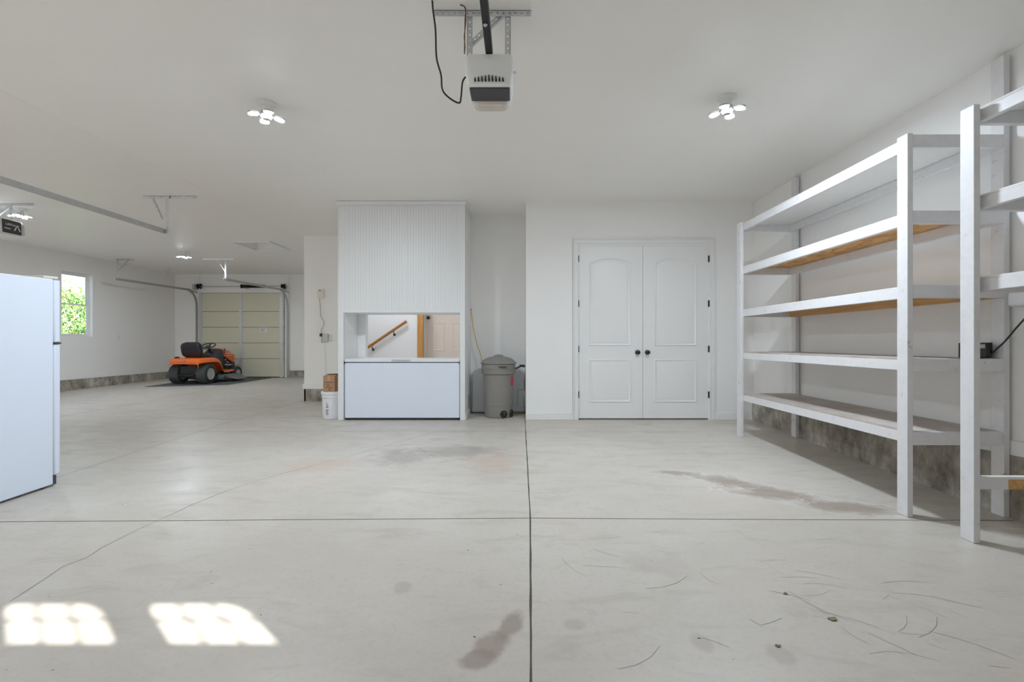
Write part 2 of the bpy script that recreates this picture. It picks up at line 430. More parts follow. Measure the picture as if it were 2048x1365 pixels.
# ceiling, with the attic opening
HX0, HX1, HY0, HY1 = -5.52, -4.86, 9.32, 10.12
cb = MB()
cb.box(-10.1, 3.6, -.62, HY0, CEIL, CEIL + .1); cb.box(-10.1, 3.6, HY1, 14.0, CEIL, CEIL + .1)
cb.box(-10.1, HX0, HY0, HY1, CEIL, CEIL + .1); cb.box(HX1, 3.6, HY0, HY1, CEIL, CEIL + .1)
struct(cb.build('ceiling', M['ceil'], smooth=False))
t = MB(); t.box(-4.058, -4.05, -.3, 8.83, CEIL - .002, CEIL)
struct(t.build('trim_1', M['ceil'], smooth=False))
# right wall and its stem wall
w = MB(); w.box(XR, XR + .15, -.62, 8.1, -.3, CEIL); struct(w.build('wall_right', M['wall'], smooth=False))
t = MB()
t.prism([(XR-.02, -.38, -.25), (XR, -.38, -.25), (XR, -.38, .405), (XR-.02, -.38, .405)], (0, 0, 0)) if False else None
v = t.box(XR-.022, XR+.01, -.38, YD, -.3, .30)
for a in v:
    if a.co.z > 0: a.co.z = .245 + (YD - a.co.y) * .024
struct(t.build('trim_2', M['foot'], smooth=False))
t = MB(); v = t.box(XR-.016, XR, -.38, 3.95, .0, .1)
for a in v: a.co.z = (.245 + (YD - a.co.y) * .024) + (.105 if a.co.z > .05 else .0)
struct(t.build('baseboard_right', M['trim'], bevel=.004))
# back wall with the double-door opening, closet behind it
DX0, DX1, DTOP = .885, 2.738, 2.470
w = MB(); w.box(.149, DX0, YD, YD+.13, -.1, CEIL); w.box(DX1, XR+.1, YD, YD+.13, -.1, CEIL); w.box(DX0, DX1, YD, YD+.13, DTOP, CEIL)
w.box(.149, .25, YD+.13, 7.60, -.1, CEIL); w.box(.25, XR+.1, 8.0, 8.1, -.1, CEIL)
struct(w.build('wall_back', M['wall'], smooth=False))
w = MB(); w.box(-.80, .149, 7.47, 7.60, -.1, CEIL); struct(w.build('wall_niche', M['wall'], smooth=False))
for nm, x0, x1 in (('baseboard_back', .145, .815), ('baseboard_back_2', 2.815, XR-.022)):
    t = MB(); t.box(x0, x1, YD-.014, YD, 0, .072); t.box(x0, x1, YD-.009, YD, .072, .098); struct(t.build(nm, M['trim'], bevel=.003))
t = MB()                                              # door casing, two stepped boards each side and on top
for a, b, dz in ((0, .075, .012), (.0, .014, .022), (.018, .030, .017), (.060, .073, .019)):
    t.box(.812+a, .812+b, YD-dz, YD, 0, 2.567-b); t.box(2.816-b, 2.816-a, YD-dz, YD, 0, 2.567-b)
    t.box(.812+a, 2.816-a, YD-dz, YD, 2.567-b, 2.567-a)
struct(t.build('trim_3', M['trim'], bevel=.002))
t = MB(); t.box(DX0, DX0+.008, YD, YD+.13, 0, DTOP); t.box(DX1-.008, DX1, YD, YD+.13, 0, DTOP); t.box(DX0, DX1, YD, YD+.13, DTOP-.006, DTOP)
struct(t.build('trim_4', M['trim'], smooth=False))
def panel_outline(x0, x1, z0, z1, rise, n=14):
    pts = [(x0, z0), (x1, z0)]
    if rise:
        zs = z1 - rise
        pts += [(x1 + (x0-x1)*k/n, zs + rise*math.sin(PI*k/n)**.8) for k in range(n+1)]
    else: pts += [(x1, z1), (x0, z1)]
    return pts
def moulding(b, outline, y, prof):                    # rings stepped inward over the face of the leaf
    xs_ = [p[0] for p in outline]; zs_ = [p[1] for p in outline]
    cx, cz, hx, hz = (min(xs_)+max(xs_))/2, (min(zs_)+max(zs_))/2, (max(xs_)-min(xs_))/2, (max(zs_)-min(zs_))/2
    b.bands([[(cx+(x-cx)*(1-d/hx), y-h, cz+(z-cz)*(1-d/hz)) for x, z in outline] for d, h in prof], True, False, True)
PROF = ((0, -.002), (.003, .010), (.012, .012), (.020, .005), (.030, .002), (.036, .002), (.054, .009), (.06, .0095))
def door_leaf(nm, x0, x1, knob_x, hinge_x, plabel):
    b = MB(); y = YD + .006
    b.box(x0, x1, y, y+.036, .018, 2.463)
    w_ = x1 - x0
    px0, px1 = x0 + w_*.165, x1 - w_*.185 if hinge_x < x0 + .1 else x1 - w_*.165
    if hinge_x > x1 - .1: px0, px1 = x0 + w_*.175, x1 - w_*.18
    moulding(b, panel_outline(px0, px1, Z(692, YD), Z(515.5, YD), .075), y, PROF)
    moulding(b, panel_outline(px0, px1, Z(805, YD), Z(719.5, YD), 0), y, PROF)
    d = struct(b.build(nm, M['trim'], angle=25))
    k = MB(); k.lathe((knob_x, y, Z(705, YD)), (0, -1, 0), [(.032, 0), (.033, .006), (.024, .009), (.011, .014), (.011, .032), (.024, .038), (.030, .048), (.028, .06), (.016, .066), (.0, .067)], 24)
    k.build('door_knob', M['dark_metal'], d)['label'] = 'dark bronze round knob'
    for py in (518, 607.5, 698.5, 790):
        h = MB(); zc = Z(py, YD)
        h.tube([(hinge_x, YD-.010, zc-.045), (hinge_x, YD-.010, zc+.045)], .008, 10)
        h.box(hinge_x-.009, hinge_x+.009, YD-.010, YD+.006, zc-.045, zc+.045)
        h.build('hinge', M['dark_metal'], d)['label'] = 'black butt hinge'
    return d
door_leaf('door_1', .893, 1.8015, X(1275, YD), .889, '')
door_leaf('door_2', 1.8055, 2.730, X(1294.5, YD), 2.734, '')
# left wall with the window opening, stem wall and base line
WY0, WY1, WZ0, WZ1 = 10.37, 11.13, Z(673.5, 11.13), Z(544, 10.6)
WZ0, WZ1 = 1.225, 2.665
w = MB(); w.box(XL-.16, XL, -.62, WY0, -.1, CEIL); w.box(XL-.16, XL, WY1, 14.0, -.1, CEIL)
w.box(XL-.16, XL, WY0, WY1, -.1, WZ0); w.box(XL-.16, XL, WY0, WY1, WZ1, CEIL)
struct(w.build('wall_left', M['wall'], smooth=False))
t = MB(); t.box(XL, XL+.02, -.38, YB, -.2, .262); struct(t.build('trim_5', M['foot'], smooth=False))
t = MB(); t.box(XL, XL+.012, -.38, YB, .262, .35); struct(t.build('baseboard_left', M['wall'], bevel=.003))
win = MB()
fx0, fx1 = XL-.13, XL-.085
def ring(b, x0, x1, y0, y1, z0, z1, wd):
    b.box(x0, x1, y0, y1, z0, z0+wd); b.box(x0, x1, y0, y1, z1-wd, z1)
    b.box(x0, x1, y0, y0+wd, z0+wd, z1-wd); b.box(x0, x1, y1-wd, y1, z0+wd, z1-wd)
ring(win, fx0, fx1, WY0, WY1, WZ0, WZ1, .035)
win = struct(win.build('window_1', M['trim'], bevel=.003))
zm = (WZ0+WZ1)/2 + .01
for nm, z0, z1, dx in (('sash', zm-.012, WZ1-.035, 0.0), ('sash', WZ0+.035, zm+.012, .018)):
    s_ = MB(); ring(s_, fx0+.006+dx, fx0+.024+dx, WY0+.035, WY1-.035, z0, z1, .028); so = s_.build(nm, M['trim'], win, bevel=.002)
    g = MB(); g.box(fx0+.013+dx, fx0+.016+dx, WY0+.06, WY1-.06, z0+.026, z1-.026); g.build('pane', M['glass'], so, smooth=False)
# far wall with the single garage door opening
GX0, GX1, GTOP = X(400, YB), X(570.5, YB), Z(586, YB)
w = MB(); w.box(-10.1, -3.7, YB, YB+.15, -.1, CEIL)
struct(w.build('wall_far', M['wall'], smooth=False))
t = MB(); t.box(X(579, YB), -3.93, YB-.02, YB, -.05, .275); t.box(XL, X(385, YB), YB-.02, YB, -.05, .275); struct(t.build('trim_6', M['foot'], smooth=False))
t = MB(); t.box(X(580, YB), -3.93, YB-.012, YB, .275, .34); struct(t.build('baseboard_far', M['wall'], bevel=.003))
t = MB(); zt = fz(YB)                                 # wood surround of the far door
t.box(GX0-.14, GX0, YB-.03, YB, zt, CEIL-.003); t.box(GX1, GX1+.13, YB-.03, YB, zt, CEIL-.003); t.box(GX0, GX1, YB-.03, YB, GTOP, Z(580, YB)+.04)
t.box(X(494.5, YB)-.004, X(494.5, YB)+.004, YB-.006, YB, GTOP+.1, CEIL-.003)
struct(t.build('trim_7', M['wall'], bevel=.004))
# the short wall with the control box, and the side of the house block behind it
w = MB(); w.box(-3.93, -2.84, 8.83, 8.95, -.05, CEIL); w.box(-3.93, -3.80, 8.95, YB, -.05, CEIL)
struct(w.build('wall_bay', M['wall'], smooth=False))
t = MB(); t.box(-3.95, -2.97, 8.81, 8.83, .228, .325); struct(t.build('baseboard_bay', M['trim'], bevel=.004))
t = MB(); t.box(-3.895, -2.97, 8.815, 8.83, -.02, .228); t.box(-3.93, -3.90, 8.83, 8.9, -.02, .228); struct(t.build('trim_8', M['foot'], smooth=False))
# stairwell behind the enclosure
SZ = 1.524
w = MB()
w.box(-2.70, -2.29, 7.25, 7.37, -.02, CEIL); w.box(-2.29, -.80, 7.25, 7.37, SZ, CEIL); w.box(-2.29, -.80, 7.25, 7.37, -.02, .845)
w.box(-2.70, -2.64, 7.37, 8.0, -.02, CEIL); w.box(-2.96, -2.64, 8.0, 8.06, -.02, CEIL); w.box(-2.96, -2.90, 8.06, 8.83, -.02, CEIL)
w.box(-3.34, -3.28, 8.95, 9.7, -.02, CEIL); w.box(-3.34, -2.0, 9.7, 10.14, -.02, CEIL)
w.box(-2.0, -.72, 10.04, 10.14, -.02, .66); w.box(-1.10, -.72, 10.04, 10.14, .66, CEIL); w.box(-2.0, -1.10, 10.04, 10.14, 2.70, CEIL); w.box(-2.0, -1.925, 10.04, 10.14, .66, 2.70)
w.box(-.80, -.72, 7.37, 10.14, -.02, CEIL)
struct(w.build('wall_stairwell', M['wall'], smooth=False))
t = MB(); t.box(-2.0, -.80, 8.95, 10.04, .02, .66)
for k in range(4): t.box(-2.0-.26*(k+1), -2.0-.26*k, 8.95, 9.70, .02, .66-.165*(k+1) + .03)
struct(t.build('floor_landing', M['paint_board'], bevel=.006))
t = MB(); t.box(-2.0, X(846.3, 9.7), 9.66, 9.74, .66, 2.9); struct(t.build('trim_9', M['post_wood'], bevel=.003))
t = MB(); t.box(X(846.3, 9.7)-.01, -1.925, 9.99, 10.04, .66, 2.75); struct(t.build('trim_10', M['trim'], bevel=.003))
b = MB(); y = 10.0                                    # the beige entry door up on the landing
b.box(-1.922, -1.11, y, y+.04, .67, 2.69)
PF = ((0, 0), (.006, .009), (.018, .009), (.032, .001), (.05, .006))
for a, c in ((865, 890.5), (905, 930.5)):
    x0, x1 = X(a, y), X(c, y)
    for z0, z1 in ((Z(702, y), Z(645.5, y)), (1.70, 2.28), (2.38, 2.56)):
        moulding(b, [(x0, z0), (x1, z0), (x1, z1), (x0, z1)], y, PF)
d3 = struct(b.build('door_3', M['beige'], angle=25))
k = MB(); k.lathe((X(857, y), y, Z(636, y)), (0, -1, 0), [(.034, 0), (.034, .008), (.014, .014), (.014, .034), (.030, .042), (.034, .055), (.026, .067), (0, .068)], 20)
k.build('door_knob', M['dark_metal'], d3)['label'] = 'dark round knob'
# street-side wall behind the camera: a sectional door with a row of small lights in it
w = MB(); wz0, wz1 = 1.828, 2.085
w.box(XL-.16, -9.6, YF-.03, YF, -.4, wz0); w.box(-4.85, XR+.15, YF-.03, YF, -.4, wz0); w.box(-9.6, -4.85, YF-.03, YF, 1.55, wz0); w.box(XL-.16, XR+.15, YF-.03, YF, wz1, CEIL)  # gap low in the unseen left bay is added to let in more daylight
wins = [1.22 - .66*k for k in range(6)]
edges = sorted([(x, x+.46) for x in wins]); last = XL-.16
for a, c in edges:
    w.box(last, a, YF-.03, YF, wz0, wz1); last = c
    r = .085
    for cx, sg in ((a, 1), (c, -1)):                  # rounded top corners
        pts = [(cx, YF-.03, wz1)] + [(cx + sg*(r - r*math.sin(q*PI/12)), YF-.03, wz1 - (r - r*math.cos(q*PI/12))*.9) for q in range(7)]
        w.prism(pts, (0, .03, 0))
w.box(last, XR+.15, YF-.03, YF, wz0, wz1)
struct(w.build('wall_front', M['wall'], smooth=False))
for i, (a, c) in enumerate(edges):
    g = MB(); zc = wz0 + .145
    for k in (1, 2): g.box(a + .46*k/3 - .0055, a + .46*k/3 + .0055, YF-.02, YF-.008, wz0-.01, wz1+.01)
    g.box(a-.01, c+.01, YF-.019, YF-.009, zc-.0055, zc+.0055)
    struct(g.build('window_%d' % (i+2), M['trim'], smooth=False))

# ------------------------------------------------------------------ the beadboard enclosure and its freezer
enc = thing('beadboard_enclosure', 'tall white beadboard enclosure with a pass-through opening above the chest freezer', 'cabinet', ((BX0+BX1)/2, YBOX, 0))
b = MB(); pts = []; n = 45; wd = (BX1 - BX0 - .04)/n
for k in range(n):
    x = BX0 + .012 + wd*k
    pts += [(x, .006), (x+.0012, .006), (x+.004, 0), (x+wd-.0025, 0)]
pts.append((BX0+.012+wd*n, .0035))
zt, zb = CEIL-.002, SZ
b.bands([[(x, YBOX+dy, z) for x, dy in pts] for z in (zb, zt)], False)
b.box(BX0, BX0+.012, YBOX-.002, YBOX+.07, zb, zt); b.box(BX1-.028, BX1, YBOX-.003, YBOX+.07, zb, zt); b.box(BX0+.01, BX1-.02, YBOX+.004, YBOX+.02, zb, zt)
b.build('beadboard_panel', M['bead'], enc, smooth=False)
b = MB(); b.box(BX0-.022, BX1+.02, YBOX-.026, YBOX-.004, CEIL-.055, CEIL-.002); b.box(BX1, BX1+.02, YBOX-.004, 7.46, CEIL-.055, CEIL-.002); b.build('crown_trim', M['bead'], enc, bevel=.006)
for x0, x1 in ((BX0, X(687, YBOX)), (X(920, YBOX), BX1)):
    b = MB(); b.box(x0, x1, YBOX-.004, YBOX+.07, fz(YBOX)+.002, SZ); b.build('stile', M['bead'], enc, bevel=.003)
b = MB(); b.box(X(687, YBOX), X(920, YBOX), YBOX-.004, YBOX+.02, SZ-.012, SZ+.03); b.box(X(687, YBOX)-.02, BX1-.05, YBOX+.02, 7.24, SZ-.01, SZ+.03); b.build('soffit', M['bead'], enc, bevel=.002)
for x0, x1 in ((BX0, X(687, YBOX)), (BX1-.05, BX1)):
    b = MB(); b.box(x0, x1, YBOX+.07, 7.24 if x0 < -2 else 7.465, .003, CEIL-.002); b.build('side_panel', M['wall'], enc, bevel=.002)
b = MB(); b.box(BX1, BX1+.013, YBOX+.01, 7.465, .003, .085); b.build('base_strip', M['bead'], enc, bevel=.003)
b = MB(); ry0, ry1, rz0, rz1 = 7.05, 7.30, .11, .30
ring(b, BX1, BX1+.008, ry0, ry1, rz0, rz1, .018)
for k in range(7): b.box(BX1, BX1+.006, ry0+.02, ry1-.02, rz0+.026+k*.021, rz0+.034+k*.021)
b.mi = 1; b.box(BX1, BX1+.002, ry0, ry1, rz0, rz1)
b.build('vent_grille', [M['grey_plastic'], M['opener_dark']], enc)['label'] = 'small grey louvred vent'
fx0, fx1 = X(687.3, YBOX)+.006, X(919.7, YBOX)-.006
fr = thing('chest_freezer', 'white chest freezer tucked into the opening of the beadboard enclosure', 'freezer', ((fx0+fx1)/2, 6.95, 0))
b = MB(); b.box(fx0, fx1, 6.675, 7.235, .028, .805); b.build('body', M['freezer'], fr, bevel=.012)
b = MB(); b.box(fx0-.002, fx1+.002, 6.668, 7.24, .815, .862); b.build('lid', M['freezer_lid'], fr, bevel=.014)
b = MB(); b.box(fx0+.01, fx1-.01, 6.69, 7.22, .800, .818); b.build('lid_gasket', M['opener_dark'], fr)
b = MB(); b.box(fx0+.02, fx1-.02, 6.70, 7.22, fz(6.7)+.001, .034); b.build('base', M['black'], fr)
b = MB(); ring(b, 0, .0, 0, 0, 0, 0, 0) if False else None
hx0, hx1 = X(783, 6.67), X(821, 6.67)
b.box(hx0, hx1, 6.660, 6.669, .824, .852); b.box(hx0+.02, hx1-.02, 6.655, 6.661, .838, .848); b.build('lid_handle', M['grey_plastic'], fr, bevel=.003)
for x in (fx0-.001, fx1-.005):
    b = MB(); b.box(x, x+.008, 6.664, 6.69, .795, .815); b.build('corner_clip', M['black'], fr)
# stair handrail
hr = thing('handrail', 'sloping oak handrail on the stairwell wall seen above the freezer', 'handrail', (-2.6, 9.66, 1.2))
b = MB(); p0, p1 = Vector((X(733, 9.62), 9.62, Z(697, 9.62))), Vector((X(813, 9.62), 9.62, Z(643, 9.62)))
d = (p1-p0).normalized(); up = Vector((-d.z, 0, d.x)); prof = [(.026*math.cos(a*PI/8), .028*math.sin(a*PI/8)) for a in range(16)]
b.bands([[p + Vector((0, u, 0)) + up*v for u, v in prof] for p in (p0, p1)], True, True, True)
b.build('rail', M['rail_wood'], hr)
for px, py in ((744, 691.5), (787, 661.5)):
    b = MB(); q = Vector((X(px, 9.62), 9.62, Z(py, 9.62)))
    b.tube([q + up*-.02, q + Vector((0, .0, -.07)), q + Vector((0, .04, -.085)), q + Vector((0, .078, -.085))], .009, 8)
    b.lathe(q + Vector((0, .079, -.085)), (0, -1, 0), [(.026, 0), (.026, .005), (.012, .01)], 16); b.build('bracket', M['dark_metal'], hr)
sl = thing('stair_ceiling_lamp', 'glass dome lamp on the stairwell ceiling behind the enclosure', 'lamp', (-2.3, 8.7, CEIL))
b = MB(); b.lathe((-2.3, 8.7, CEIL), (0, 0, -1), [(.15, 0), (.15, .02), (.13, .025)], 24); b.build('canopy', M['white_plastic'], sl)
b = MB(); b.lathe((-2.3, 8.7, CEIL-.022), (0, 0, -1), [(.135, 0), (.13, .04), (.10, .08), (.05, .10), (0, .105)], 24); b.build('glass_dome', M['stair_lamp'], sl)

# ------------------------------------------------------------------ niche: bin, panel, cord
tc_ = Vector((X(997, 7.03), 7.02, .004))
can = thing('trash_can', 'grey-brown wheeled trash can with domed lid in the niche beside the enclosure', 'trash can', tc_)
b = MB(); b.lathe(tc_, (0, 0, 1), [(.0, .012), (.180, .012), (.196, .0), (.203, .02), (.207, .17), (.211, .175), (.226, .62), (.236, .628), (.236, .65)], 40)
b.build('body', M['taupe'], can)
b = MB(); b.lathe(tc_, (0, 0, 1), [(.232, .630), (.250, .634), (.254, .66), (.250, .70), (.252, .704), (.252, .735), (.247, .775), (.22, .775)], 40)
b.build('collar', M['taupe'], can)
b = MB(); b.lathe(tc_, (0, 0, 1), [(.23, .776), (.262, .778), (.264, .79), (.25, .806), (.20, .848), (.13, .874), (.06, .884), (0, .886)], 40)
for s in (-1, 1): b.obox(tc_ + Vector((s*.02, -.08, .872)), (.10, .16, .02), Matrix.Rotation(.35, 3, 'X') @ Matrix.Rotation(s*.12, 3, 'Y'))
lid = b.build('lid', M['taupe'], can)
b = MB(); b.box(tc_.x+.01, tc_.x+.13, tc_.y-.262, tc_.y-.225, .735, .75); b.build('grip_slot', M['opener_dark'], can)
for s in (-1, 1):
    wc = tc_ + Vector((.075 + (.10 if s > 0 else 0), -.165 + (.09 if s > 0 else 0), .055)); ax = Vector((.45, -.9, 0)).normalized() if s < 0 else Vector((.9, -.4, 0)).normalized()
    b = MB(); b.lathe(wc, ax, [(.0, -.03), (.05, -.03), (.056, -.02), (.056, .02), (.05, .03), (.03, .03), (.026, .022), (.012, .022), (.01, .034), (0, .035)], 24)
    wo = b.build('wheel', M['black'], can)
b = MB(); b.tube(smoothed([tc_ + Vector(p) for p in ((.22, -.03, .70), (.28, -.03, .715), (.34, -.03, .745), (.39, -.03, .735))]), [.014]*4 + [.012]*3 + [.012]*4 + [.016]*8 , 8)
b.box(tc_.x+.31, tc_.x+.385, tc_.y-.06, tc_.y+.0, .735, .765); b.build('handle', M['black'], can)
b = MB(); b.bands([[tc_ + Vector((math.cos(a)*r, math.sin(a)*r, z)) for a in (-.62, -.52, -.42, -.32, -.22)] for r, z in ((.2215, .46), (.2265, .59))], False)
b.build('warning_sticker', M['red'], can)['label'] = 'red warning sticker'
# pale panel behind it
pn = thing('rounded_plastic_panel', 'pale blue-grey round-shouldered plastic panel against the niche back wall', 'panel', (-.28, 7.40, 0))
b = MB(); out = []; x0, x1, zt = X(943.5, 7.36)+.004, .142, Z(736, 7.36)
for k in range(9): a = PI/2 + (PI/2)*(1-k/8); out.append((x0+.16+.16*math.cos(a), zt-.13+.13*math.sin(a)))
for k in range(9): a = PI/2*(1-k/8); out.append((x1-.16+.16*math.cos(a), zt-.13+.13*math.sin(a)))
out = [(x0, .01)] + out + [(x1, .01)]
b.prism([(x, 7.36, z) for x, z in out], (0, .10, 0)); b.box(x0-.004, x1+.004, 7.345, 7.46, .01, .085)
pn1 = b.build('shell', M['bin'], pn, bevel=.02)
b = MB(); ax0, ax1, az0, az1 = X(1036, 7.355), X(1051.5, 7.355), .10, Z(781, 7.355)
b.box(ax0, ax1, 7.352, 7.361, az0, az1); b.build('access_door', M['bin'], pn, bevel=.003)
b = MB(); b.box(ax0-.006, ax0, 7.354, 7.361, az0, az1+.006); b.box(ax0, ax1, 7.354, 7.361, az1, az1+.006); b.box(X(1047, 7.35), X(1048, 7.35), 7.349, 7.353, .10, Z(793, 7.35)); b.build('door_gap', M['bin_line'], pn)
b = MB(); b.tube(smoothed([(-.697, 7.41, 1.60), (-.688, 7.40, 1.57), (-.66, 7.37, 1.35), (-.60, 7.345, 1.08), (-.53, 7.325, .87), (-.49, 7.315, .6), (-.45, 7.31, .25), (-.36, 7.315, .02),
        (-.1, 7.315, .012), (.04, 7.25, .011), (.11, 7.20, .011), (.14, 7.05, .011)], 7), .0065, 8)
tag(b.build('yellow_cord', M['yellow']), 'yellow cord hanging down behind the trash can in the niche', 'cord')
b = MB(); b.tube([(BX1, 7.41, 1.605), (BX1+.02, 7.41, 1.605), (BX1+.024, 7.41, 1.62)], .004, 8); tag(b.build('wall_nail', M['dark_metal']), 'small nail holding the yellow cord', 'nail')

# ------------------------------------------------------------------ bucket and carton
bc = Vector((-2.648, 6.86, .003))
bk = thing('bucket', 'white plastic bucket standing left of the enclosure under the carton', 'bucket', bc)
b = MB(); b.lathe(bc, (0, 0, 1), [(.0, .01), (0.1172, .01), (0.1209, .0), (0.1246, .02), (0.1358, .30), (0.1432, .303), (0.1432, .318), (0.1376, .322), (0.1395, .338), (0.1460, .341), (0.1460, .352), (0.1414, .356)], 36)
b.build('body', M['bucket'], bk)
b = MB(); b.lathe(bc, (0, 0, 1), [(0.1395, .352), (0.1488, .354), (0.1507, .366), (0.1488, .384), (0.1432, .389), (0.1302, .386), (0, .384)], 36); b.build('lid', M['bucket'], bk)
a0 = math.radians(-98)
tx = text('handwriting', 'Rock Salt', .058, bc + Vector((math.cos(a0)*.1345, math.sin(a0)*.1345, .17)), (PI/2, PI/2, 0), M['ink'], bk)
tx.rotation_euler = (math.radians(87), math.radians(90), 0)
tx.rotation_euler = (Matrix.Rotation(math.radians(-8), 3, 'Z') @ Matrix.Rotation(math.radians(88), 3, 'X') @ Matrix.Rotation(math.radians(-90), 3, 'Z')).to_euler()
bx = thing('cardboard_carton', 'small brown cardboard carton sitting on top of the white bucket', 'box', bc + Vector((0, 0, .39)))
cz0, cz1 = .3905, .3905 + .225
q0, q1 = X(646, 6.74), X(669, 6.74); cy0, cy1 = 6.745, 6.95
b = MB(); v = b.box(q0, q1, cy0, cy1, cz0, cz1)
for a in v:
    if a.co.x > -2.6: a.co.x += .0
b.build('carton_body', M['card'], bx, bevel=.003)
for s, dy in ((1, 0), (-1, 0)):
    b = MB(); y_ = cy0 if s > 0 else cy1
    b.prism([(q0+.004, y_, cz1), (q1-.004, y_, cz1), (q1-.004, y_+s*.10, cz1+.012 if s > 0 else cz1+.028), (q0+.004, y_+s*.10, cz1+.008 if s > 0 else cz1+.02)], (0, 0, .003)); b.build('flap', M['card'], bx)
b = MB(); b.box((q0+q1)/2-.022, (q0+q1)/2+.018, cy0-.0012, cy0, cz1-.06, cz1); b.box((q0+q1)/2-.022, (q0+q1)/2+.018, cy0, cy1, cz1+.001, cz1+.004); b.build('packing_tape', M['tape'], bx)
b = MB()
for z_, segs in ((.75, ((.08, .95),)), ((.58), ((.08, .18), (.30, .52))), (.42, ((.08, .18), (.30, .55))), (.27, ((.22, .42), (.46, .8))), (.10, ((.45, .68),))):
    zc = cz0 + .225*z_*.72 + .01
    for a_, c_ in segs:
        x = a_
        while x < c_ - .02:
            l = random.uniform(.03, .05); b.box(q0 + (q1-q0)*x, q0 + (q1-q0)*min(x+l, c_), cy0-.0012, cy0+.001, zc, zc+.011); x += l + .012
b.build('printed_lines', M['card_dark'], bx)

# ------------------------------------------------------------------ control box, outlet and wiring on the short wall
yw = 8.83
cb_ = thing('control_box', 'small cream control box on the short wall left of the enclosure', 'control box', (X(642, yw), yw, Z(588, yw)))
b = MB(); b.box(X(636.5, yw), X(648.5, yw), yw-.05, yw, Z(597.5, yw), Z(579, yw)); b.build('housing', M['cream'], cb_, bevel=.006)
b = MB(); b.box(X(638, yw-.05), X(641.5, yw-.05), yw-.052, yw-.049, Z(582.5, yw-.05), Z(580.5, yw-.05)); b.build('display', M['ink'], cb_)
b = MB(); b.tube(smoothed([(X(px, 8.81), 8.815, Z(py, 8.81)) for px, py in ((639, 598), (640, 612), (640.5, 630), (644, 638), (648, 645), (646.5, 653), (642.5, 660), (643, 668))]), .0042, 6)
tag(b.build('control_wire', M['grey_wire']), 'thin grey wire running from cream control box down to the outlet', 'wire')
ol = thing('wall_outlet', 'white duplex outlet with grey adapter below the control box', 'outlet', (X(655, yw), yw, Z(676, yw)))
b = MB(); b.box(X(656.5, yw), X(664.5, yw), yw-.008, yw, Z(682.5, yw), Z(669.5, yw)); b.build('cover_plate', M['white_plastic'], ol, bevel=.003)
b = MB(); b.box(X(644.5, yw-.05), X(655.5, yw-.05), yw-.06, yw, Z(684, yw-.05), Z(668.5, yw-.05)); b.build('adapter', M['grey_plastic'], ol, bevel=.006)
b = MB(); b.box(X(639.5, yw-.04), X(644.3, yw-.04), yw-.055, yw-.01, Z(673.5, yw-.04), Z(667.5, yw-.04)); b.build('plug', M['black'], ol, bevel=.005)
b = MB(); b.box(X(640, yw-.04), X(643, yw-.04), yw-.04, yw, Z(686, yw-.04), Z(673.8, yw-.04)); b.build('power_tap', M['white_plastic'], ol, bevel=.003)
b = MB(); b.tube([(X(649, 8.82), 8.822, Z(684.5, 8.82)), (X(650, 8.82), 8.822, Z(715, 8.82)), (X(650.5, 8.82), 8.822, Z(768, 8.82))], .0032, 6); tag(b.build('cable', M['white_plastic']), 'thin white cable running down the wall behind the carton', 'cable')
sw = thing('light_switch', 'white switch plate on left wall right of the window', 'switch', (XL, 11.86, 1.22))
b = MB(); b.box(XL, XL+.008, 11.82, 11.90, 1.16, 1.28); b.build('cover_plate', M['white_plastic'], sw, bevel=.003)
b = MB(); b.box(XL+.008, XL+.016, 11.85, 11.87, 1.20, 1.24); b.build('toggle', M['white_plastic'], sw, bevel=.002)

# ------------------------------------------------------------------ refrigerator
RX = -3.75
fg = thing('refrigerator', 'white top-freezer refrigerator standing at left, seen from its side', 'refrigerator', (RX-.38, 3.5, fz(3.5)))
def sl_box(b, x0, x1, y0, y1, z0, z1):                # leans with the slab
    for v in b.box(x0, x1, y0, y1, z0, z1): v.co.z += fz(v.co.y)
    return b
sl_box(MB(), RX-.76, RX, 3.235, 3.855, .016, 1.685).build('cabinet', M['white_metal'], fg, bevel=.008)
Zg = Z(687, 3.9) - fz(3.9)
for nm, z0, z1 in (('freezer_door', Zg+.006, 1.678), ('fresh_food_door', .085, Zg-.006)):
    dr = sl_box(MB(), RX-.758, RX-.002, 3.865, 3.918, z0, z1).build(nm, M['white_metal'], fg, bevel=.01)
    sl_box(MB(), RX-.73, RX-.69, 3.918, 3.955, z0+.06 if nm[0] == 'f' else z1-.5, min(z0+.36, z1-.04) if z0 > 1 else z1-.04).build('door_handle', M['white_plastic'], dr, bevel=.006)
sl_box(MB(), RX-.75, RX-.012, 3.855, 3.866, .09, 1.67).build('gasket', M['grey_plastic'], fg)
sl_box(MB(), RX-.75, RX-.006, 3.845, 3.885, .012, .085).build('kick_grille', M['mgrey'], fg)
sl_box(MB(), RX-.03, RX+.002, 3.862, 3.92, Zg-.006, Zg+.006).build('middle_hinge', M['mgrey'], fg)
sl_box(MB(), RX-.17, RX-.004, 3.78, 3.90, 1.686, 1.705).build('hinge_cover', M['cream'], fg, bevel=.005)
for y_ in (3.28, 3.80):
    for x_ in (RX-.05, RX-.70):
        b = MB(); b.lathe((x_, y_, fz(y_)+.0005), (0, 0, 1), [(.018, 0), (.018, .016)], 12); b.build('foot', M['black'], fg)

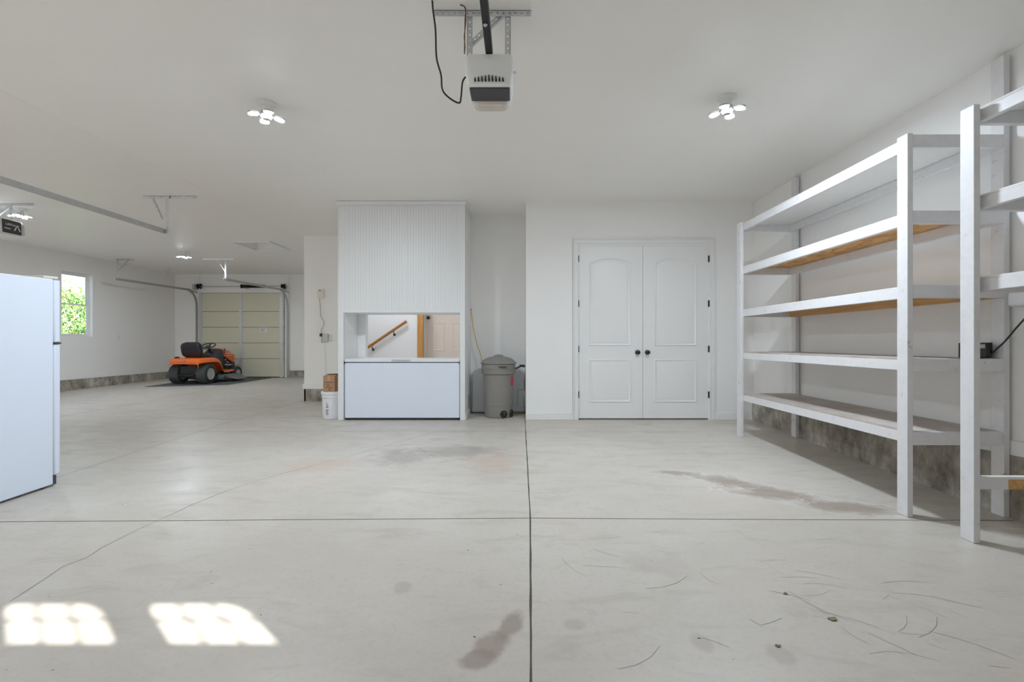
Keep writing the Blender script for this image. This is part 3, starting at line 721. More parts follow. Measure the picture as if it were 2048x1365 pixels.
# ------------------------------------------------------------------ shelving
def shelf_unit(label, xf, y0, y1, decks, rail_x, bare_backs, osb_under, low_bar=None):
    g = thing('shelving_unit', label, 'shelving', ((xf+XR)/2, y0, fz(y0)), 'white lumber shelving along the right wall')
    top = 2.513
    for yy in (y0, y1):
        b = MB(); v = b.box(xf, xf+.038, yy, yy+.089, 0, top)
        for a in v:
            if a.co.z < .5: a.co.z = fz(a.co.y) + .001
        b.build('front_post', M['lumber'], g, bevel=.003)
        b = MB(); v = b.box(3.303, 3.3435, yy, yy+.089, 0, 3.045)
        for a in v:
            if a.co.z < .5: a.co.z = fz(a.co.y) + .001
        b.build('back_post', M['lumber'], g, bevel=.003)
    for i, zt in enumerate(decks):
        lo = zt - .085
        b = MB(); b.mi = 0; b.box(rail_x+.001, 3.302, y0+.04, y1+.05, zt-.012, zt)
        b.mi = 1; b.box(rail_x+.04, 3.26, y0+.045, y1+.045, zt-.0135, zt-.0115)
        b.build('shelf_board', [M['deck'] if zt < 1.2 else M['paint_board'], M['osb'] if i in osb_under else M['paint_board']], g, smooth=False)
        b = MB(); b.box(rail_x, rail_x+.038, y0+.038, y1+.051, lo, zt-.0125); b.build('front_rail', M['lumber'], g, bevel=.003)
        b = MB(); b.box(3.263, 3.302, y0+.038, y1+.051, lo-.005, zt-.0135); o = b.build('back_rail', M['pine'] if i in bare_backs else M['lumber'], g, bevel=.002)
        if i in bare_backs: o['label'] = 'bare pine rail'
        for ya in (y0, y1+.051):
            b = MB(); b.box(xf+.038, 3.303, ya, ya+.038, lo-.004, zt-.001); b.build('end_rail', M['lumber'], g, bevel=.003)
    if low_bar:
        z0, z1, xm = low_bar
        b = MB(); b.box(xf+.038, xm, y1+.02, y1+.058, z0, z1); b.mi = 1; b.box(xm, 3.303, y1+.02, y1+.058, z0, z1); b.mi = 2; b.box(xf+.038, 3.303, y1+.016, y1+.058, z1, z1+.014)
        b.build('low_crossbar', [M['lumber'], M['pine'], M['paint_board']], g)['label'] = 'half painted low crossbar'
    return g
shelf_unit('long white five-tier shelving unit on right wall nearest the double doors', 2.651, 3.212, 5.60, (2.505, 1.99, 1.485, .985, .488), 2.690, (2,), (1,))
shelf_unit('nearer white shelving unit cut off by right edge of the photo', 2.724, .45, 2.822, (2.512, 1.985, 1.490), 2.80, (2,), (), (.215, .275, X(2014, 2.85)))

# charger on the fourth shelf, pale box on the wall and the cord between them
ch = thing('battery_charger', 'small black charger box on the fourth tier of the long shelving unit', 'charger', (3.2, 3.32, .987))
b = MB(); b.box(3.13, 3.268, 3.262, 3.36, .9865, 1.092); b.build('housing', M['opener_dark'], ch, bevel=.006)
b = MB(); b.box(3.236, 3.272, 3.257, 3.30, .990, 1.094); b.build('end_cap', M['black'], ch, bevel=.003)
b = MB(); b.box(3.186, 3.222, 3.259, 3.263, 1.055, 1.082); b.build('display', M['grey_plastic'], ch)
pb = thing('wall_junction_box', 'pale grey plastic box on right wall below nearer shelving', 'junction box', (3.33, 3.08, 1.38))
b = MB(); b.box(3.275, XR, 2.95, 3.165, Z(612, 3.12), Z(584, 3.12)); b.build('housing', M['bin'], pb, bevel=.012)
b = MB(); b.box(3.29, XR, 2.96, 3.155, Z(612, 3.12)-.004, Z(612, 3.12)+.002); b.build('cover_seam', M['grey_plastic'], pb)
b = MB(); b.tube(smoothed([(3.262, 3.252, 1.02), (3.275, 3.24, 1.045), (3.285, 3.19, 1.10), (3.30, 3.13, 1.19), (3.31, 3.07, 1.27), (3.30, 3.03, 1.31), (3.295, 3.0, 1.334)]), .0055, 8)
tag(b.build('charger_cord', M['black']), 'black cord rising from the charger to the pale wall box', 'cord')

# ------------------------------------------------------------------ ceiling lights
def make_light():
    g = thing('ceiling_light', '', 'ceiling light', (0, 0, 0), 'four-panel ceiling lights')
    b = MB(); b.lathe((0, 0, 0), (0, 0, -1), [(.075, .001), (.075, .012), (.052, .028), (.032, .034), (.030, .062), (.0, .062)], 28); b.build('base', M['white_plastic'], g)
    b = MB(); b.lathe((0, 0, -.06), (0, 0, -1), [(.028, 0), (.042, .014), (.046, .05), (.034, .064), (.030, .075), (0, .078)], 24); 
    for k in range(4): a = k*PI/2; b.tube([(.03*math.cos(a), .03*math.sin(a), -.098), (.062*math.cos(a), .062*math.sin(a), -.103)], .009, 8)
    b.build('hub', M['grey_plastic'], g)
    for k in range(4):
        R = Matrix.Rotation(k*PI/2, 4, 'Z'); T = R @ Matrix.Translation((.056, 0, -.110)) @ Matrix.Rotation(math.radians(7), 4, 'Y')
        out = [(.0, -.016), (.012, -.029), (.046, -.040), (.068, -.035), (.081, -.016), (.081, .016), (.068, .035), (.046, .040), (.012, .029), (.0, .016)]
        b = MB(); b.prism([T @ Vector((x, y, 0)) for x, y in out], (T.to_3x3() @ Vector((0, 0, .016)))); p = b.build('lamp_panel', M['grey_plastic'], g, bevel=.003)
        b = MB(); b.face([b.bm.verts.new(T @ Vector((.006 + x*.88, y*.86, -.0008))) for x, y in out]); b.build('diffuser', M['lamp'], p, smooth=False)
    return g
L0 = make_light()
L0.location = (-2.06, 3.93, CEIL); L0.rotation_euler = (0, 0, math.radians(35)); L0['label'] = 'lit four-panel ceiling light left of the hanging door opener'
def dimmer(r):
    for p in r.children:
        for q in p.children: q.data = q.data.copy(); q.data.materials[0] = M['lamp_dim']
dup(L0, (1.71, 3.84, CEIL), math.radians(-35), 'lit four-panel ceiling light between the door opener and shelving')
dimmer(dup(L0, (X(40, 7.03), 7.03, CEIL), math.radians(20), 'lit four-panel ceiling light behind the door opener at left edge'))
dimmer(dup(L0, (X(368, 10.4), 10.4, CEIL), math.radians(20), 'small distant lit ceiling light nearest the far garage door'))

# ------------------------------------------------------------------ the near door opener
yo = 2.80
hx0, hx1 = X(930, yo), X(1026, yo); hc = (hx0+hx1)/2
ob = thing('garage_door_opener', 'grey door opener motor hanging from ceiling on punched steel at top centre', 'garage door opener', (hc, 2.95, 2.6), 'door openers on the ceiling')
zt_, zb_ = Z(108, yo), Z(168, yo)
hw = (hx1-hx0)/2
def rr(hwx, cy, hwy, z, cx=None, n=5, r=.05):        # rounded rectangle loop
    cx = hc if cx is None else cx; P = []
    for qx, qy, a0 in ((1, 1, 0), (-1, 1, PI/2), (-1, -1, PI), (1, -1, 1.5*PI)):
        for k in range(n): a = a0 + PI/2*k/(n-1); P.append((cx + qx*(hwx-r) + r*math.cos(a), cy + qy*(hwy-r) + r*math.sin(a), z))
    return P
b = MB(); b.bands([rr(hw*.96, 2.945, .143, zt_, r=.03), rr(hw, 2.945, .147, zt_-.02, r=.03), rr(hw*.99, 2.945, .148, zt_-.10, r=.03), rr(hw*.93, 2.945, .143, zb_+.006, r=.03), rr(hw*.90, 2.945, .139, zb_, r=.03)], True, True, True)
b.build('motor_housing', M['opener'], ob, angle=50)
b = MB(); b.box(hc-hw*.84, hc+hw*.86, 2.835, 2.985, zb_-.010, zb_+.001); b.build('bottom_panel', M['opener_dark'], ob, bevel=.006)
b = MB(); b.bands([rr(hw*.80, 3.035, .052, zb_+.001, r=.045), rr(hw*.80, 3.035, .052, zb_-.012, r=.045), rr(hw*.72, 3.035, .045, zb_-.026, r=.04), rr(hw*.5, 3.035, .03, zb_-.03, r=.025)], True, True, True)
for k in range(10): b.box(hc-.075+k*.0165, hc-.069+k*.0165, 3.005, 3.06, zb_-.033, zb_-.026)
b.build('light_lens', M['lens'], ob)
b = MB()
for k in range(9):                                    # slanted cooling slots
    x = hc + (k-4)*.0205; h = .036 - abs(k-4)*.004
    b.prism([(x-.0045, 2.790, zb_+.014), (x+.0065, 2.790, zb_+.014), (x+.0022, 2.790, zb_+.014+h), (x-.0026, 2.790, zb_+.014+h)], (0, .012, 0))
b.build('vent_slots', M['black'], ob)
b = MB(); b.tube([(hc+hw*.98, 2.86, zt_-.075), (hc+hw*.98+.016, 2.86, zt_-.075)], .005, 8); b.lathe((hc+hw*.98+.012, 2.86, zt_-.075), (1, 0, 0), [(.009, 0), (.009, .008)], 6); b.build('bolt', M['steel'], ob)
b = MB(); xa, xb = X(938.5, yo), X(1015, yo)
b.angle((xa-.018, yo+.04, zt_-.03), (0, 0, 1), (1, 0, 0), (0, 1, 0), Z(16, yo)-zt_+.03, w=.034); b.build('hanger_strap', M['steel'], ob, smooth=False)
b = MB(); b.angle((xb+.018, yo+.04, zt_-.03), (0, 0, 1), (-1, 0, 0), (0, 1, 0), Z(10, yo)-zt_+.03, w=.034); b.build('hanger_strap', M['steel'], ob, smooth=False)
b = MB(); p0, p1 = Vector((xa, yo+.046, Z(84, yo))), Vector((xb+.005, yo+.046, Z(10, yo))); d = (p1-p0).normalized()
b.angle(p0, d, Vector((-d.z, 0, d.x)), (0, 1, 0), (p1-p0).length, w=.026); b.build('diagonal_brace', M['steel'], ob, smooth=False)
b = MB(); p0, p1 = Vector((X(866, yo), yo+.03, CEIL-.036)), Vector((X(1062, yo), yo+.03, CEIL-.036))
b.angle(p0 + Vector((0, 0, .034)), (1, 0, 0), (0, 0, -1), (0, 1, 0), p1.x-p0.x, w=.034); b.build('ceiling_angle', M['steel'], ob, smooth=False)
b = MB(); p0 = Vector((hc+.0, 2.84, zt_+.008)); p1 = Vector((hc-.02, -.33, zt_-.10 + .12))
d = (p1-p0).normalized(); b.obox((p0+p1)/2 + Vector((0, 0, .02)), (.042, (p1-p0).length, .042), d.to_track_quat('Y', 'Z').to_matrix()); b.build('drive_rail', M['black'], ob, bevel=.004)
b = MB(); b.lathe((hc-.006, 2.55, zt_+.006), (0, 0, -1), [(.012, 0), (.012, .004), (.006, .006), (.006, .010)], 6); b.build('rail_bolt', M['steel'], ob)
b = MB(); b.tube(smoothed([(X(px, d_), d_, Z(py, d_)) for px, py, d_ in ((864, -6, 2.75), (866, 20, 2.76), (871, 60, 2.78), (873, 115, 2.80), (882, 150, 2.82), (885, 180, 2.84), (900, 197, 2.86), (918, 206, 2.88), (922, 195, 2.88), (925, 165, 2.88), (931, 154, 2.88))]), .0052, 8)
tag(b.build('opener_power_cord', M['black']), 'black power cord looping down left of the hanging door opener', 'cord')
b = MB()
b.tube(smoothed([(X(920, 2.78), 2.78, CEIL-.003), (X(931, 2.79), 2.79, Z(16, 2.79)), (X(930.5, 2.8), 2.79, Z(40, 2.8)), (X(930, 2.8), 2.79, Z(70, 2.8)), (X(929.5, 2.8), 2.79, Z(90, 2.8)), (X(929, 2.79), 2.79, Z(110, 2.8))]), .0028, 6)
b.tube(smoothed([(X(921.5, 2.78), 2.785, CEIL-.003), (X(930, 2.79), 2.79, Z(16, 2.79)), (X(932, 2.8), 2.79, Z(45, 2.8)), (X(929, 2.8), 2.79, Z(75, 2.8)), (X(930.5, 2.8), 2.79, Z(95, 2.8)), (X(929, 2.79), 2.79, Z(110, 2.8))]), .0028, 6)
tag(b.build('bell_wire', mat('brown_wire', (.16, .07, .04), .6)), 'thin twisted brown wire beside the hanging steel strap', 'wire')

# ------------------------------------------------------------------ the opener at the left edge
y2 = 6.77
o2 = thing('garage_door_opener', 'door opener with dark printed face cut off at left edge of photo', 'garage door opener', (X(10, y2), y2, 2.7), 'door openers on the ceiling')
ang = math.radians(90); Rz = Matrix.Rotation(ang, 3, 'Z')
cx2, cy2 = -7.31, 6.68
def loc2(x, y, z): v = Rz @ Vector((x, y, 0)); return (cx2 + v.x, cy2 + v.y, z)
def loop2(hx_, hy, z, r=.04, n=4):
    P = []
    for qx, qy, a0 in ((1, 1, 0), (-1, 1, PI/2), (-1, -1, PI), (1, -1, 1.5*PI)):
        for k in range(n): a = a0 + PI/2*k/(n-1); P.append(loc2(qx*(hx_-r)+r*math.cos(a), qy*(hy-r)+r*math.sin(a), z))
    return P
z0_, z1_ = Z(474, y2), Z(441, y2)
b = MB(); b.bands([loop2(.235, .14, z1_), loop2(.25, .152, z1_-.03), loop2(.262, .16, z0_+.05), loop2(.255, .155, z0_+.015), loop2(.21, .12, z0_)], True, True, True); b.build('motor_housing', M['opener'], o2, angle=50)
b = MB(); fp = [loc2(-.066, -.156, z1_-.012), loc2(.192, -.156, z1_-.012), loc2(.186, -.163, z0_+.038), loc2(-.060, -.163, z0_+.038)]; n_ = Rz @ Vector((0, -1, 0))
b.prism(fp, n_*.006); fpo = b.build('face_plate', M['opener_dark'], o2)
rot = (Matrix.Rotation(ang, 3, 'Z') @ Matrix.Rotation(PI/2, 3, 'X')).to_euler()
text('lettering', 'LiftMaster', .046, loc2(.062, -.1715, z1_-.075), rot, M['print_white'], o2)
b = MB()
for s in (-1, 1): b.prism([loc2(.125+s*.006, -.172, z1_-.100), loc2(.125+s*.022, -.172, z1_-.100), loc2(.125+s*.048, -.173, z1_-.150), loc2(.125+s*.030, -.173, z1_-.150)], n_*.001)
b.lathe(loc2(.125, -.172, z1_-.088), n_, [(.010, 0), (.010, .001)], 12)
b.build('printed_emblem', M['print_white'], o2)
b = MB()
for k in range(5): b.prism([loc2(-.045+k*.017, -.1725, z1_-.128), loc2(-.032+k*.017, -.1725, z1_-.128), loc2(-.032+k*.017, -.1725, z1_-.142), loc2(-.045+k*.017, -.1725, z1_-.142)], n_*.001)
b.build('printed_line', M['print_white'], o2)
b = MB(); b.prism([loc2(.205, -.1565, z1_-.03), loc2(.236, -.150, z1_-.04), loc2(.240, -.155, z0_+.05), loc2(.199, -.1625, z0_+.04)], n_*.008); b.build('light_lens', M['lens'], o2)
b = MB(); b.angle((X(-40, y2), y2+.0, CEIL-.001), (1, 0, 0), (0, 0, -1), (0, 1, 0), X(66, y2)-X(-40, y2), w=.034); b.build('ceiling_angle', M['steel'], o2, smooth=False)
b = MB(); b.angle((X(18, y2), y2+.01, z1_-.01), (0, 0, 1), (1, 0, 0), (0, 1, 0), CEIL-z1_, w=.034); b.build('hanger_strap', M['steel'], o2, smooth=False)
b = MB(); p0, p1 = Vector((X(-16, y2), y2+.012, z1_+.02)), Vector((X(20, y2), y2+.012, CEIL-.03)); d = (p1-p0).normalized(); b.angle(p0, d, Vector((-d.z, 0, d.x)), (0, 1, 0), (p1-p0).length, w=.026); b.build('diagonal_brace', M['steel'], o2, smooth=False)
b = MB(); b.obox((cx2, cy2-3.3, z1_+.012), (.04, 6.4, .04), Matrix.Identity(3)); b.build('drive_rail', M['opener_dark'], o2)

# ------------------------------------------------------------------ door tracks
def channel(b, path, w=.05, d=.025, th=.003, side=1):   # a C-section swept along a path lying in a plane of constant X
    loops = []
    P = [Vector(p) for p in path]
    for i, p in enumerate(P):
        t_ = (P[min(i+1, len(P)-1)] - P[max(i-1, 0)]).normalized(); n_ = Vector((0, -t_.z, t_.y)); s_ = Vector((side, 0, 0))
        prof = [(-w/2, d), (-w/2, 0), (w/2, 0), (w/2, d), (w/2-th, d), (w/2-th, th), (-w/2+th, th), (-w/2+th, d)]
        loops.append([p + n_*u + s_*v for u, v in prof])
    b.bands(loops, True, True, True)
tr = thing('door_track', 'galvanised overhead door track end hanging from ceiling at upper left', 'door track', (-4.72, 6.4, 2.58), 'overhead door tracks')
b = MB(); channel(b, [(-4.72, -.3, Z(467, 6.42)+.025), (-4.72, 6.42, Z(467, 6.42)+.025)], .058, .03, side=-1); b.build('rail', M['track'], tr, smooth=False)
b = MB(); b.angle((-4.715, 6.40, Z(467, 6.4)), (0, 0, 1), (1, 0, 0), (0, 1, 0), CEIL-Z(467, 6.4), w=.045, pitch=.03); b.build('hanger_strap', M['steel'], tr, smooth=False)
b = MB(); b.angle((X(286, 6.42), 6.42, CEIL-.001), (1, 0, 0), (0, 0, -1), (0, 1, 0), X(392, 6.42)-X(286, 6.42), w=.036); b.build('ceiling_angle', M['steel'], tr, smooth=False)
b = MB(); p0, p1 = Vector((X(325, 6.42), 6.418, Z(438, 6.42))), Vector((X(305, 6.42), 6.418, CEIL-.02)); d = (p1-p0).normalized(); b.angle(p0, d, Vector((-d.z, 0, d.x)), (0, 1, 0), (p1-p0).length, w=.026); b.build('diagonal_brace', M['steel'], tr, smooth=False)
def far_track(label, xc, side, brace_dx, white_angle):
    t_ = thing('door_track', label, 'door track', (xc, 12.5, 2.5), 'overhead door tracks')
    zz = Z(559, 11.25); xe = xc + (.165 if side > 0 else .27); path = [(xc, 11.2, zz)] + [(xe, 13.31, zz - .005)]
    for k in range(1, 9): a = PI/2*k/8; path.append((xe + .02*k/8, 13.33 + .40*math.sin(a), zz - .40*(1-math.cos(a))))
    xe += .02
    path += [(xe, 13.735, 1.5), (xe, 13.735, fz(13.7)+.01)]
    b = MB(); channel(b, path, .055, .03, side=side); b.build('rail', M['track'], t_, angle=20)
    b = MB(); b.angle((xc-.02, 11.25, zz-.03), (0, 0, 1), (1, 0, 0), (0, 1, 0), CEIL-zz+.028, w=.04); b.build('hanger_strap', M['steel'], t_, smooth=False)
    b = MB(); p0, p1 = Vector((xc, 11.245, zz+.2)), Vector((xc+brace_dx, 11.245, CEIL-.01)); d = (p1-p0).normalized(); b.angle(p0, d, Vector((-d.z, 0, d.x)), (0, 1, 0), (p1-p0).length, w=.026); b.build('diagonal_brace', M['steel'], t_, smooth=False)
    b = MB()
    if white_angle: b.box(X(407, 11.25), X(468, 11.25), 11.23, 11.27, CEIL-.03, CEIL-.001); b.build('ceiling_batten', M['wall'], t_)
    else: b.angle((xc-.05, 11.27, CEIL-.001), (1, 0, 0), (0, 0, -1), (0, 1, 0), .42, w=.03); b.build('ceiling_angle', M['steel'], t_, smooth=False)
    b = MB(); b.obox((xe, 13.60, zz-.02), (.004, .42, .05), Matrix.Rotation(-.15, 3, 'X')); b.build('jamb_bracket', M['track'], t_)
far_track('curved track left of the far garage door', X(231.5, 11.2), -1 if False else 1, .28, False)
far_track('curved track right of the far garage door', X(448, 11.2), -1, -.18, True)
# far garage door
YD2 = YB - .052
gz0 = fz(YB) + .008
gd = thing('garage_door', 'closed pale yellow sectional garage door at the far end', 'garage door', ((GX0+GX1)/2, YB, gz0), None)
lines = [Z(py, YB-.0) for py in (586.5, 623.5, 655.2, 686.5, 718)] + [gz0]
for a, c in zip(lines, lines[1:]):
    b = MB(); b.box(GX0+.01, GX1-.01, YD2+.005, YD2+.05, c+.006, a-.006); b.build('door_section', M['gdoor'], gd, bevel=.008)
b = MB(); b.box(GX0+.01, GX1-.01, YD2+.02, YD2+.045, gz0, lines[0]-.006); b.build('section_joints', M['gseam'], gd)
for px0, px1 in ((400.5, 406.5), (481, 486.5), (561.5, 568)):
    b = MB(); x0, x1 = X(px0, YB), X(px1, YB)
    b.box(x0, x1, YD2-.012, YD2+.006, gz0, lines[0]-.01)
    for z_ in lines[1:-1]: b.box(x0-.01, x1+.01, YD2-.022, YD2-.010, z_-.03, z_+.03)
    for k in range(20): b.lathe(((x0+x1)/2, YD2-.012, gz0+.1+k*.118), (0, -1, 0), [(.012, 0), (.006, .006)], 6)
    b.build('stile', M['steel'], gd)
b = MB(); b.box(X(520.5, YB), X(535.5, YB), YD2+.002, YD2+.006, Z(665, YB), Z(655.8, YB)); b.mi = 1
for k in range(4): b.box(X(522+ (k % 2), YB), X(533 - k*1.5, YB), YD2+.001, YD2+.003, Z(658+k*1.7, YB)-.004, Z(658+k*1.7, YB)+.004)
b.build('warning_label', [M['print_white'], M['ink']], gd)['label'] = 'small white printed label'
b = MB(); b.box(X(400, YB), X(569, YB), YD2-.004, YD2+.02, gz0-.006, gz0+.02); b.build('bottom_seal', M['opener_dark'], gd)
ts = thing('torsion_spring', 'dark torsion spring on its shaft above the far garage door', 'spring', ((GX0+GX1)/2, YB-.1, 2.7))
zs = Z(573, YB-.17); ys_ = YB-.17
b = MB(); b.tube([(X(393, ys_), ys_, zs-.012), (X(574, ys_), ys_, zs+.012)], .013, 10); b.build('shaft', M['track'], ts)
b = MB(); hel = []
for k in range(561): a = k/560*2*PI*40; hel.append((X(482, ys_) + (X(530, ys_)-X(482, ys_))*k/560, ys_ + .034*math.cos(a), zs + .034*math.sin(a)))
b.tube(hel, .009, 5); b.tube([(X(482, ys_), ys_, zs), (X(530, ys_), ys_, zs)], .033, 14); b.lathe((X(482.5, ys_), ys_, zs), (1, 0, 0), [(.06, 0), (.06, .02), (.04, .04)], 16); b.build('coil', M['spring'], ts)
for px in (398.5, 567):
    b = MB(); b.lathe((X(px, ys_)-.05, ys_, zs), (1, 0, 0), [(.03, 0), (.075, .008), (.075, .02), (.055, .03), (.055, .07), (.075, .08), (.075, .092), (.03, .10)], 20); b.build('cable_drum', M['spring'], ts)
b = MB(); b.box(X(495, YB)-.05, X(495, YB)+.05, YB-.17, YB-.001, zs-.05, zs+.07); b.build('anchor_plate', M['track'], ts)
for x in (X(396, YB), X(570.5, YB)):
    b = MB(); b.box(x-.03, x+.03, YB-.21, YB-.031, zs-.09, zs+.06); b.build('bearing_plate', M['track'], ts)
# attic hatch in the ceiling
hat = thing('attic_hatch', 'framed white attic hatch recessed in the ceiling above the left bay', 'hatch', ((HX0+HX1)/2, HY0, CEIL))
b = MB(); tw = .055
b.box(HX0-tw, HX1+tw, HY0-tw, HY0, CEIL-.028, CEIL-.001); b.box(HX0-tw, HX1+tw, HY1, HY1+tw, CEIL-.028, CEIL-.001)
b.box(HX0-tw, HX0, HY0, HY1, CEIL-.028, CEIL-.001); b.box(HX1, HX1+tw, HY0, HY1, CEIL-.028, CEIL-.001); b.build('frame', M['trim'], hat, bevel=.003)
b = MB(); b.box(HX0-.01, HX0+.003, HY0, HY1, CEIL, CEIL+.18); b.box(HX1-.003, HX1+.01, HY0, HY1, CEIL, CEIL+.18); b.box(HX0, HX1, HY0-.01, HY0+.003, CEIL, CEIL+.18); b.box(HX0, HX1, HY1-.003, HY1+.01, CEIL, CEIL+.18); b.build('shaft_lining', M['wall'], hat, smooth=False)
b = MB(); b.box(HX0-.01, HX1+.01, HY0-.01, HY1+.01, CEIL+.15, CEIL+.19); hp = b.build('hatch_panel', M['paint_board'], hat)
b = MB(); b.lathe((HX0+.42, HY1-.12, CEIL+.15), (0, 0, -1), [(.022, 0), (.022, .012), (.008, .02)], 12); b.build('pull', M['dark_metal'], hat)
b = MB(); hx_, hy_ = X(336, 12.6), 12.6
b.tube(smoothed([(hx_, hy_, CEIL), (hx_, hy_, CEIL-.05), (hx_-.045, hy_, CEIL-.085), (hx_-.045, hy_, CEIL-.13), (hx_, hy_, CEIL-.155), (hx_+.03, hy_, CEIL-.14)]), .008, 8)
tag(b.build('ceiling_hook', M['cream']), 'small bent hook in the ceiling near the far left corner', 'hook')

# ------------------------------------------------------------------ mat and lawn tractor
b = MB(); mz = [(-8.80, 11.27), (-7.10, 11.72), (-7.02, 13.66), (-8.80, 13.66)]
lo = [b.bm.verts.new((x, y, fz(y)+.001)) for x, y in mz]; hi = [b.bm.verts.new((x, y, fz(y)+.011)) for x, y in mz]
b.face(lo[::-1]); b.face(hi)
for i in range(4): b.face([lo[i], lo[(i+1) % 4], hi[(i+1) % 4], hi[i]])
tag(b.build('floor_mat', M['mat'], smooth=False), 'dark grey floor mat under the riding mower', 'mat')
MO = Vector((-8.10, 11.92, fz(12.4) + .0125))
mw = thing('riding_mower', 'orange riding lawn mower with black seat parked before far garage door', 'lawn mower', MO)
def mp_(x, y, z): return MO + Vector((x, y, z))
def wheel(name, x, y, r, w_, rim_r, tread):
    s = 1 if x > 0 else -1
    b = MB(); h = w_/2
    b.lathe(mp_(x, y, r), (s, 0, 0), [(rim_r, -h*.8), (rim_r+.01, -h*.95), (r*.80, -h), (r*.93, -h*.88), (r*.985, -h*.6), (r*.99, 0), (r*.985, h*.6), (r*.93, h*.88), (r*.80, h), (rim_r+.012, h*.95), (rim_r, h*.8)], 36)
    if tread:
        n = 30; b.mi = 1
        for k in range(n):
            for row in range(6):
                a = 2*PI*(k + .5*(row % 2))/n; u = -h*.72 + h*1.44*row/5
                rad = r*(.992 if abs(u) < h*.65 else .975)
                c = mp_(x + u*s, y, r) + Vector((0, math.cos(a)*rad, math.sin(a)*rad))
                R = Matrix.Rotation(a, 3, 'X') @ Matrix.Rotation(PI/4, 3, 'Y') if False else Matrix.Rotation(a - PI/2, 3, 'X') @ Matrix.Rotation(PI/4, 3, 'Z')
                b.obox(c, (.030, .030, .012), R)
    b.mi = 0; t_ = b.build(name, [M['tire'], M['tread']], mw)
    b = MB(); b.lathe(mp_(x, y, r), (s, 0, 0), [(rim_r+.008, h*.86), (rim_r+.002, h*.94), (rim_r-.014, h*.86), (rim_r-.024, h*.3), (rim_r*.42, h*.22), (rim_r*.36, h*.75), (.02, h*.80), (0, h*.80)], 28)
    b.lathe(mp_(x, y, r), (-s, 0, 0), [(rim_r+.004, h*.86), (rim_r-.02, h*.5), (.03, h*.4), (0, h*.4)], 28)
    b.build('rim', M['rim'], t_)
wheel('rear_wheel', -.34, 0, .243, .255, .140, True); wheel('rear_wheel', .34, 0, .243, .255, .140, True)
wheel('front_wheel', -.40, 1.16, .185, .15, .10, False); wheel('front_wheel', .40, 1.16, .185, .15, .10, False)
b = MB(); b.box(-.20+MO.x, .20+MO.x, MO.y-.16, MO.y+1.38, MO.z+.28, MO.z+.38); b.box(MO.x-.25, MO.x+.25, MO.y-.12, MO.y+.14, MO.z+.15, MO.z+.34)
b.tube([mp_(-.40, 0, .243), mp_(.40, 0, .243)], .03, 12); b.tube([mp_(-.40, 1.16, .185), mp_(.40, 1.16, .185)], .022, 12); b.box(MO.x-.05, MO.x+.05, MO.y+1.13, MO.y+1.2, MO.z+.18, MO.z+.32)
b.build('chassis', M['mdark'], mw, bevel=.008)
b = MB(); b.box(MO.x-.18, MO.x+.18, MO.y-.26, MO.y-.15, MO.z+.20, MO.z+.225); b.box(MO.x-.20, MO.x+.20, MO.y-.165, MO.y-.15, MO.z+.20, MO.z+.44); b.build('hitch_plate', M['mdark'], mw, bevel=.004)
# fender deck: a curved sheet with turned-down edges
prof = [(-.318, .50), (-.328, .54), (-.325, .585), (-.30, .618), (-.2, .632), (-.05, .640), (.12, .642), (.25, .636), (.34, .612), (.40, .560), (.45, .475), (.49, .39), (.53, .315), (.58, .285), (.66, .283), (.98, .300)]
b = MB(); cols = [(-.50, -.10), (-.495, -.05), (-.475, -.014), (-.44, 0), (-.25, .006), (0, .008), (.25, .006), (.44, 0), (.475, -.014), (.495, -.05), (.50, -.10)]
def fend(y_, z_, u, drop, th):
    k = 1.0 if y_ < .36 else max(.35, 1 - (y_-.36)*3.2)
    t = max(0.0, min(1.0, (y_ + .33)/.36)); wk = .70 + .22*(1 - (1-t)**2.2)
    return mp_(u*wk, y_, z_ + drop*k - th)
R1 = [[fend(y_, z_, u, dp, 0) for u, dp in cols] for y_, z_ in prof]; R2 = [[fend(y_, z_, u*.985, dp, .012) for u, dp in cols] for y_, z_ in prof]
b.bands(R1, False); b.bands(R2, False)
b.bands([R1[0], R2[0]], False); b.bands([R1[-1], R2[-1]], False); b.bands([[r[0] for r in R1], [r[0] for r in R2]], False); b.bands([[r[-1] for r in R1], [r[-1] for r in R2]], False)
b.build('fender', M['orange'], mw, angle=60)
b = MB(); b.box(MO.x-.30, MO.x+.30, MO.y-.326, MO.y-.318, MO.z+.592, MO.z+.628); b.build('rear_decal', mat('purple_decal', (.36, .16, .42), .5), mw) if False else b.bm.free()
b = MB(); b.box(MO.x-.03, MO.x+.05, MO.y-.337, MO.y-.322, MO.z+.55, MO.z+.585); b.build('rear_decal', mat('violet_decal', (.36, .20, .46), .5), mw)
b = MB(); b.lathe(mp_(-.27, -.17, .632), (0, 0, 1), [(.055, 0), (.055, .03), (.03, .045), (0, .046)], 18); b.build('fuel_cap', M['mdark'], mw)
# seat
def cushion(b, c, hx_, hy, hz, R, n=20, e=.38):
    loops = []
    for i in range(1, 10):
        ph = -PI/2 + PI*i/10; loops.append([])
        for k in range(n):
            th = 2*PI*k/n; f = lambda v, p: math.copysign(abs(v)**p, v)
            cp = f(math.cos(ph), .55); loops[-1].append(Vector(c) + R @ Vector((hx_*cp*f(math.cos(th), e), hy*cp*f(math.sin(th), e), hz*f(math.sin(ph), .55))))
    b.bands(loops, True, True, True)
b = MB(); cushion(b, mp_(0, .21, .70), .235, .23, .06, Matrix.Rotation(.06, 3, 'X')); b.box(MO.x-.17, MO.x+.17, MO.y+.05, MO.y+.42, MO.z+.62, MO.z+.66); b.build('seat', M['vinyl'], mw, angle=60)
b = MB(); cushion(b, mp_(0, -.03, .845), .25, .075, .195, Matrix.Rotation(.24, 3, 'X')); b.build('seat_back', M['vinyl'], mw, angle=60)
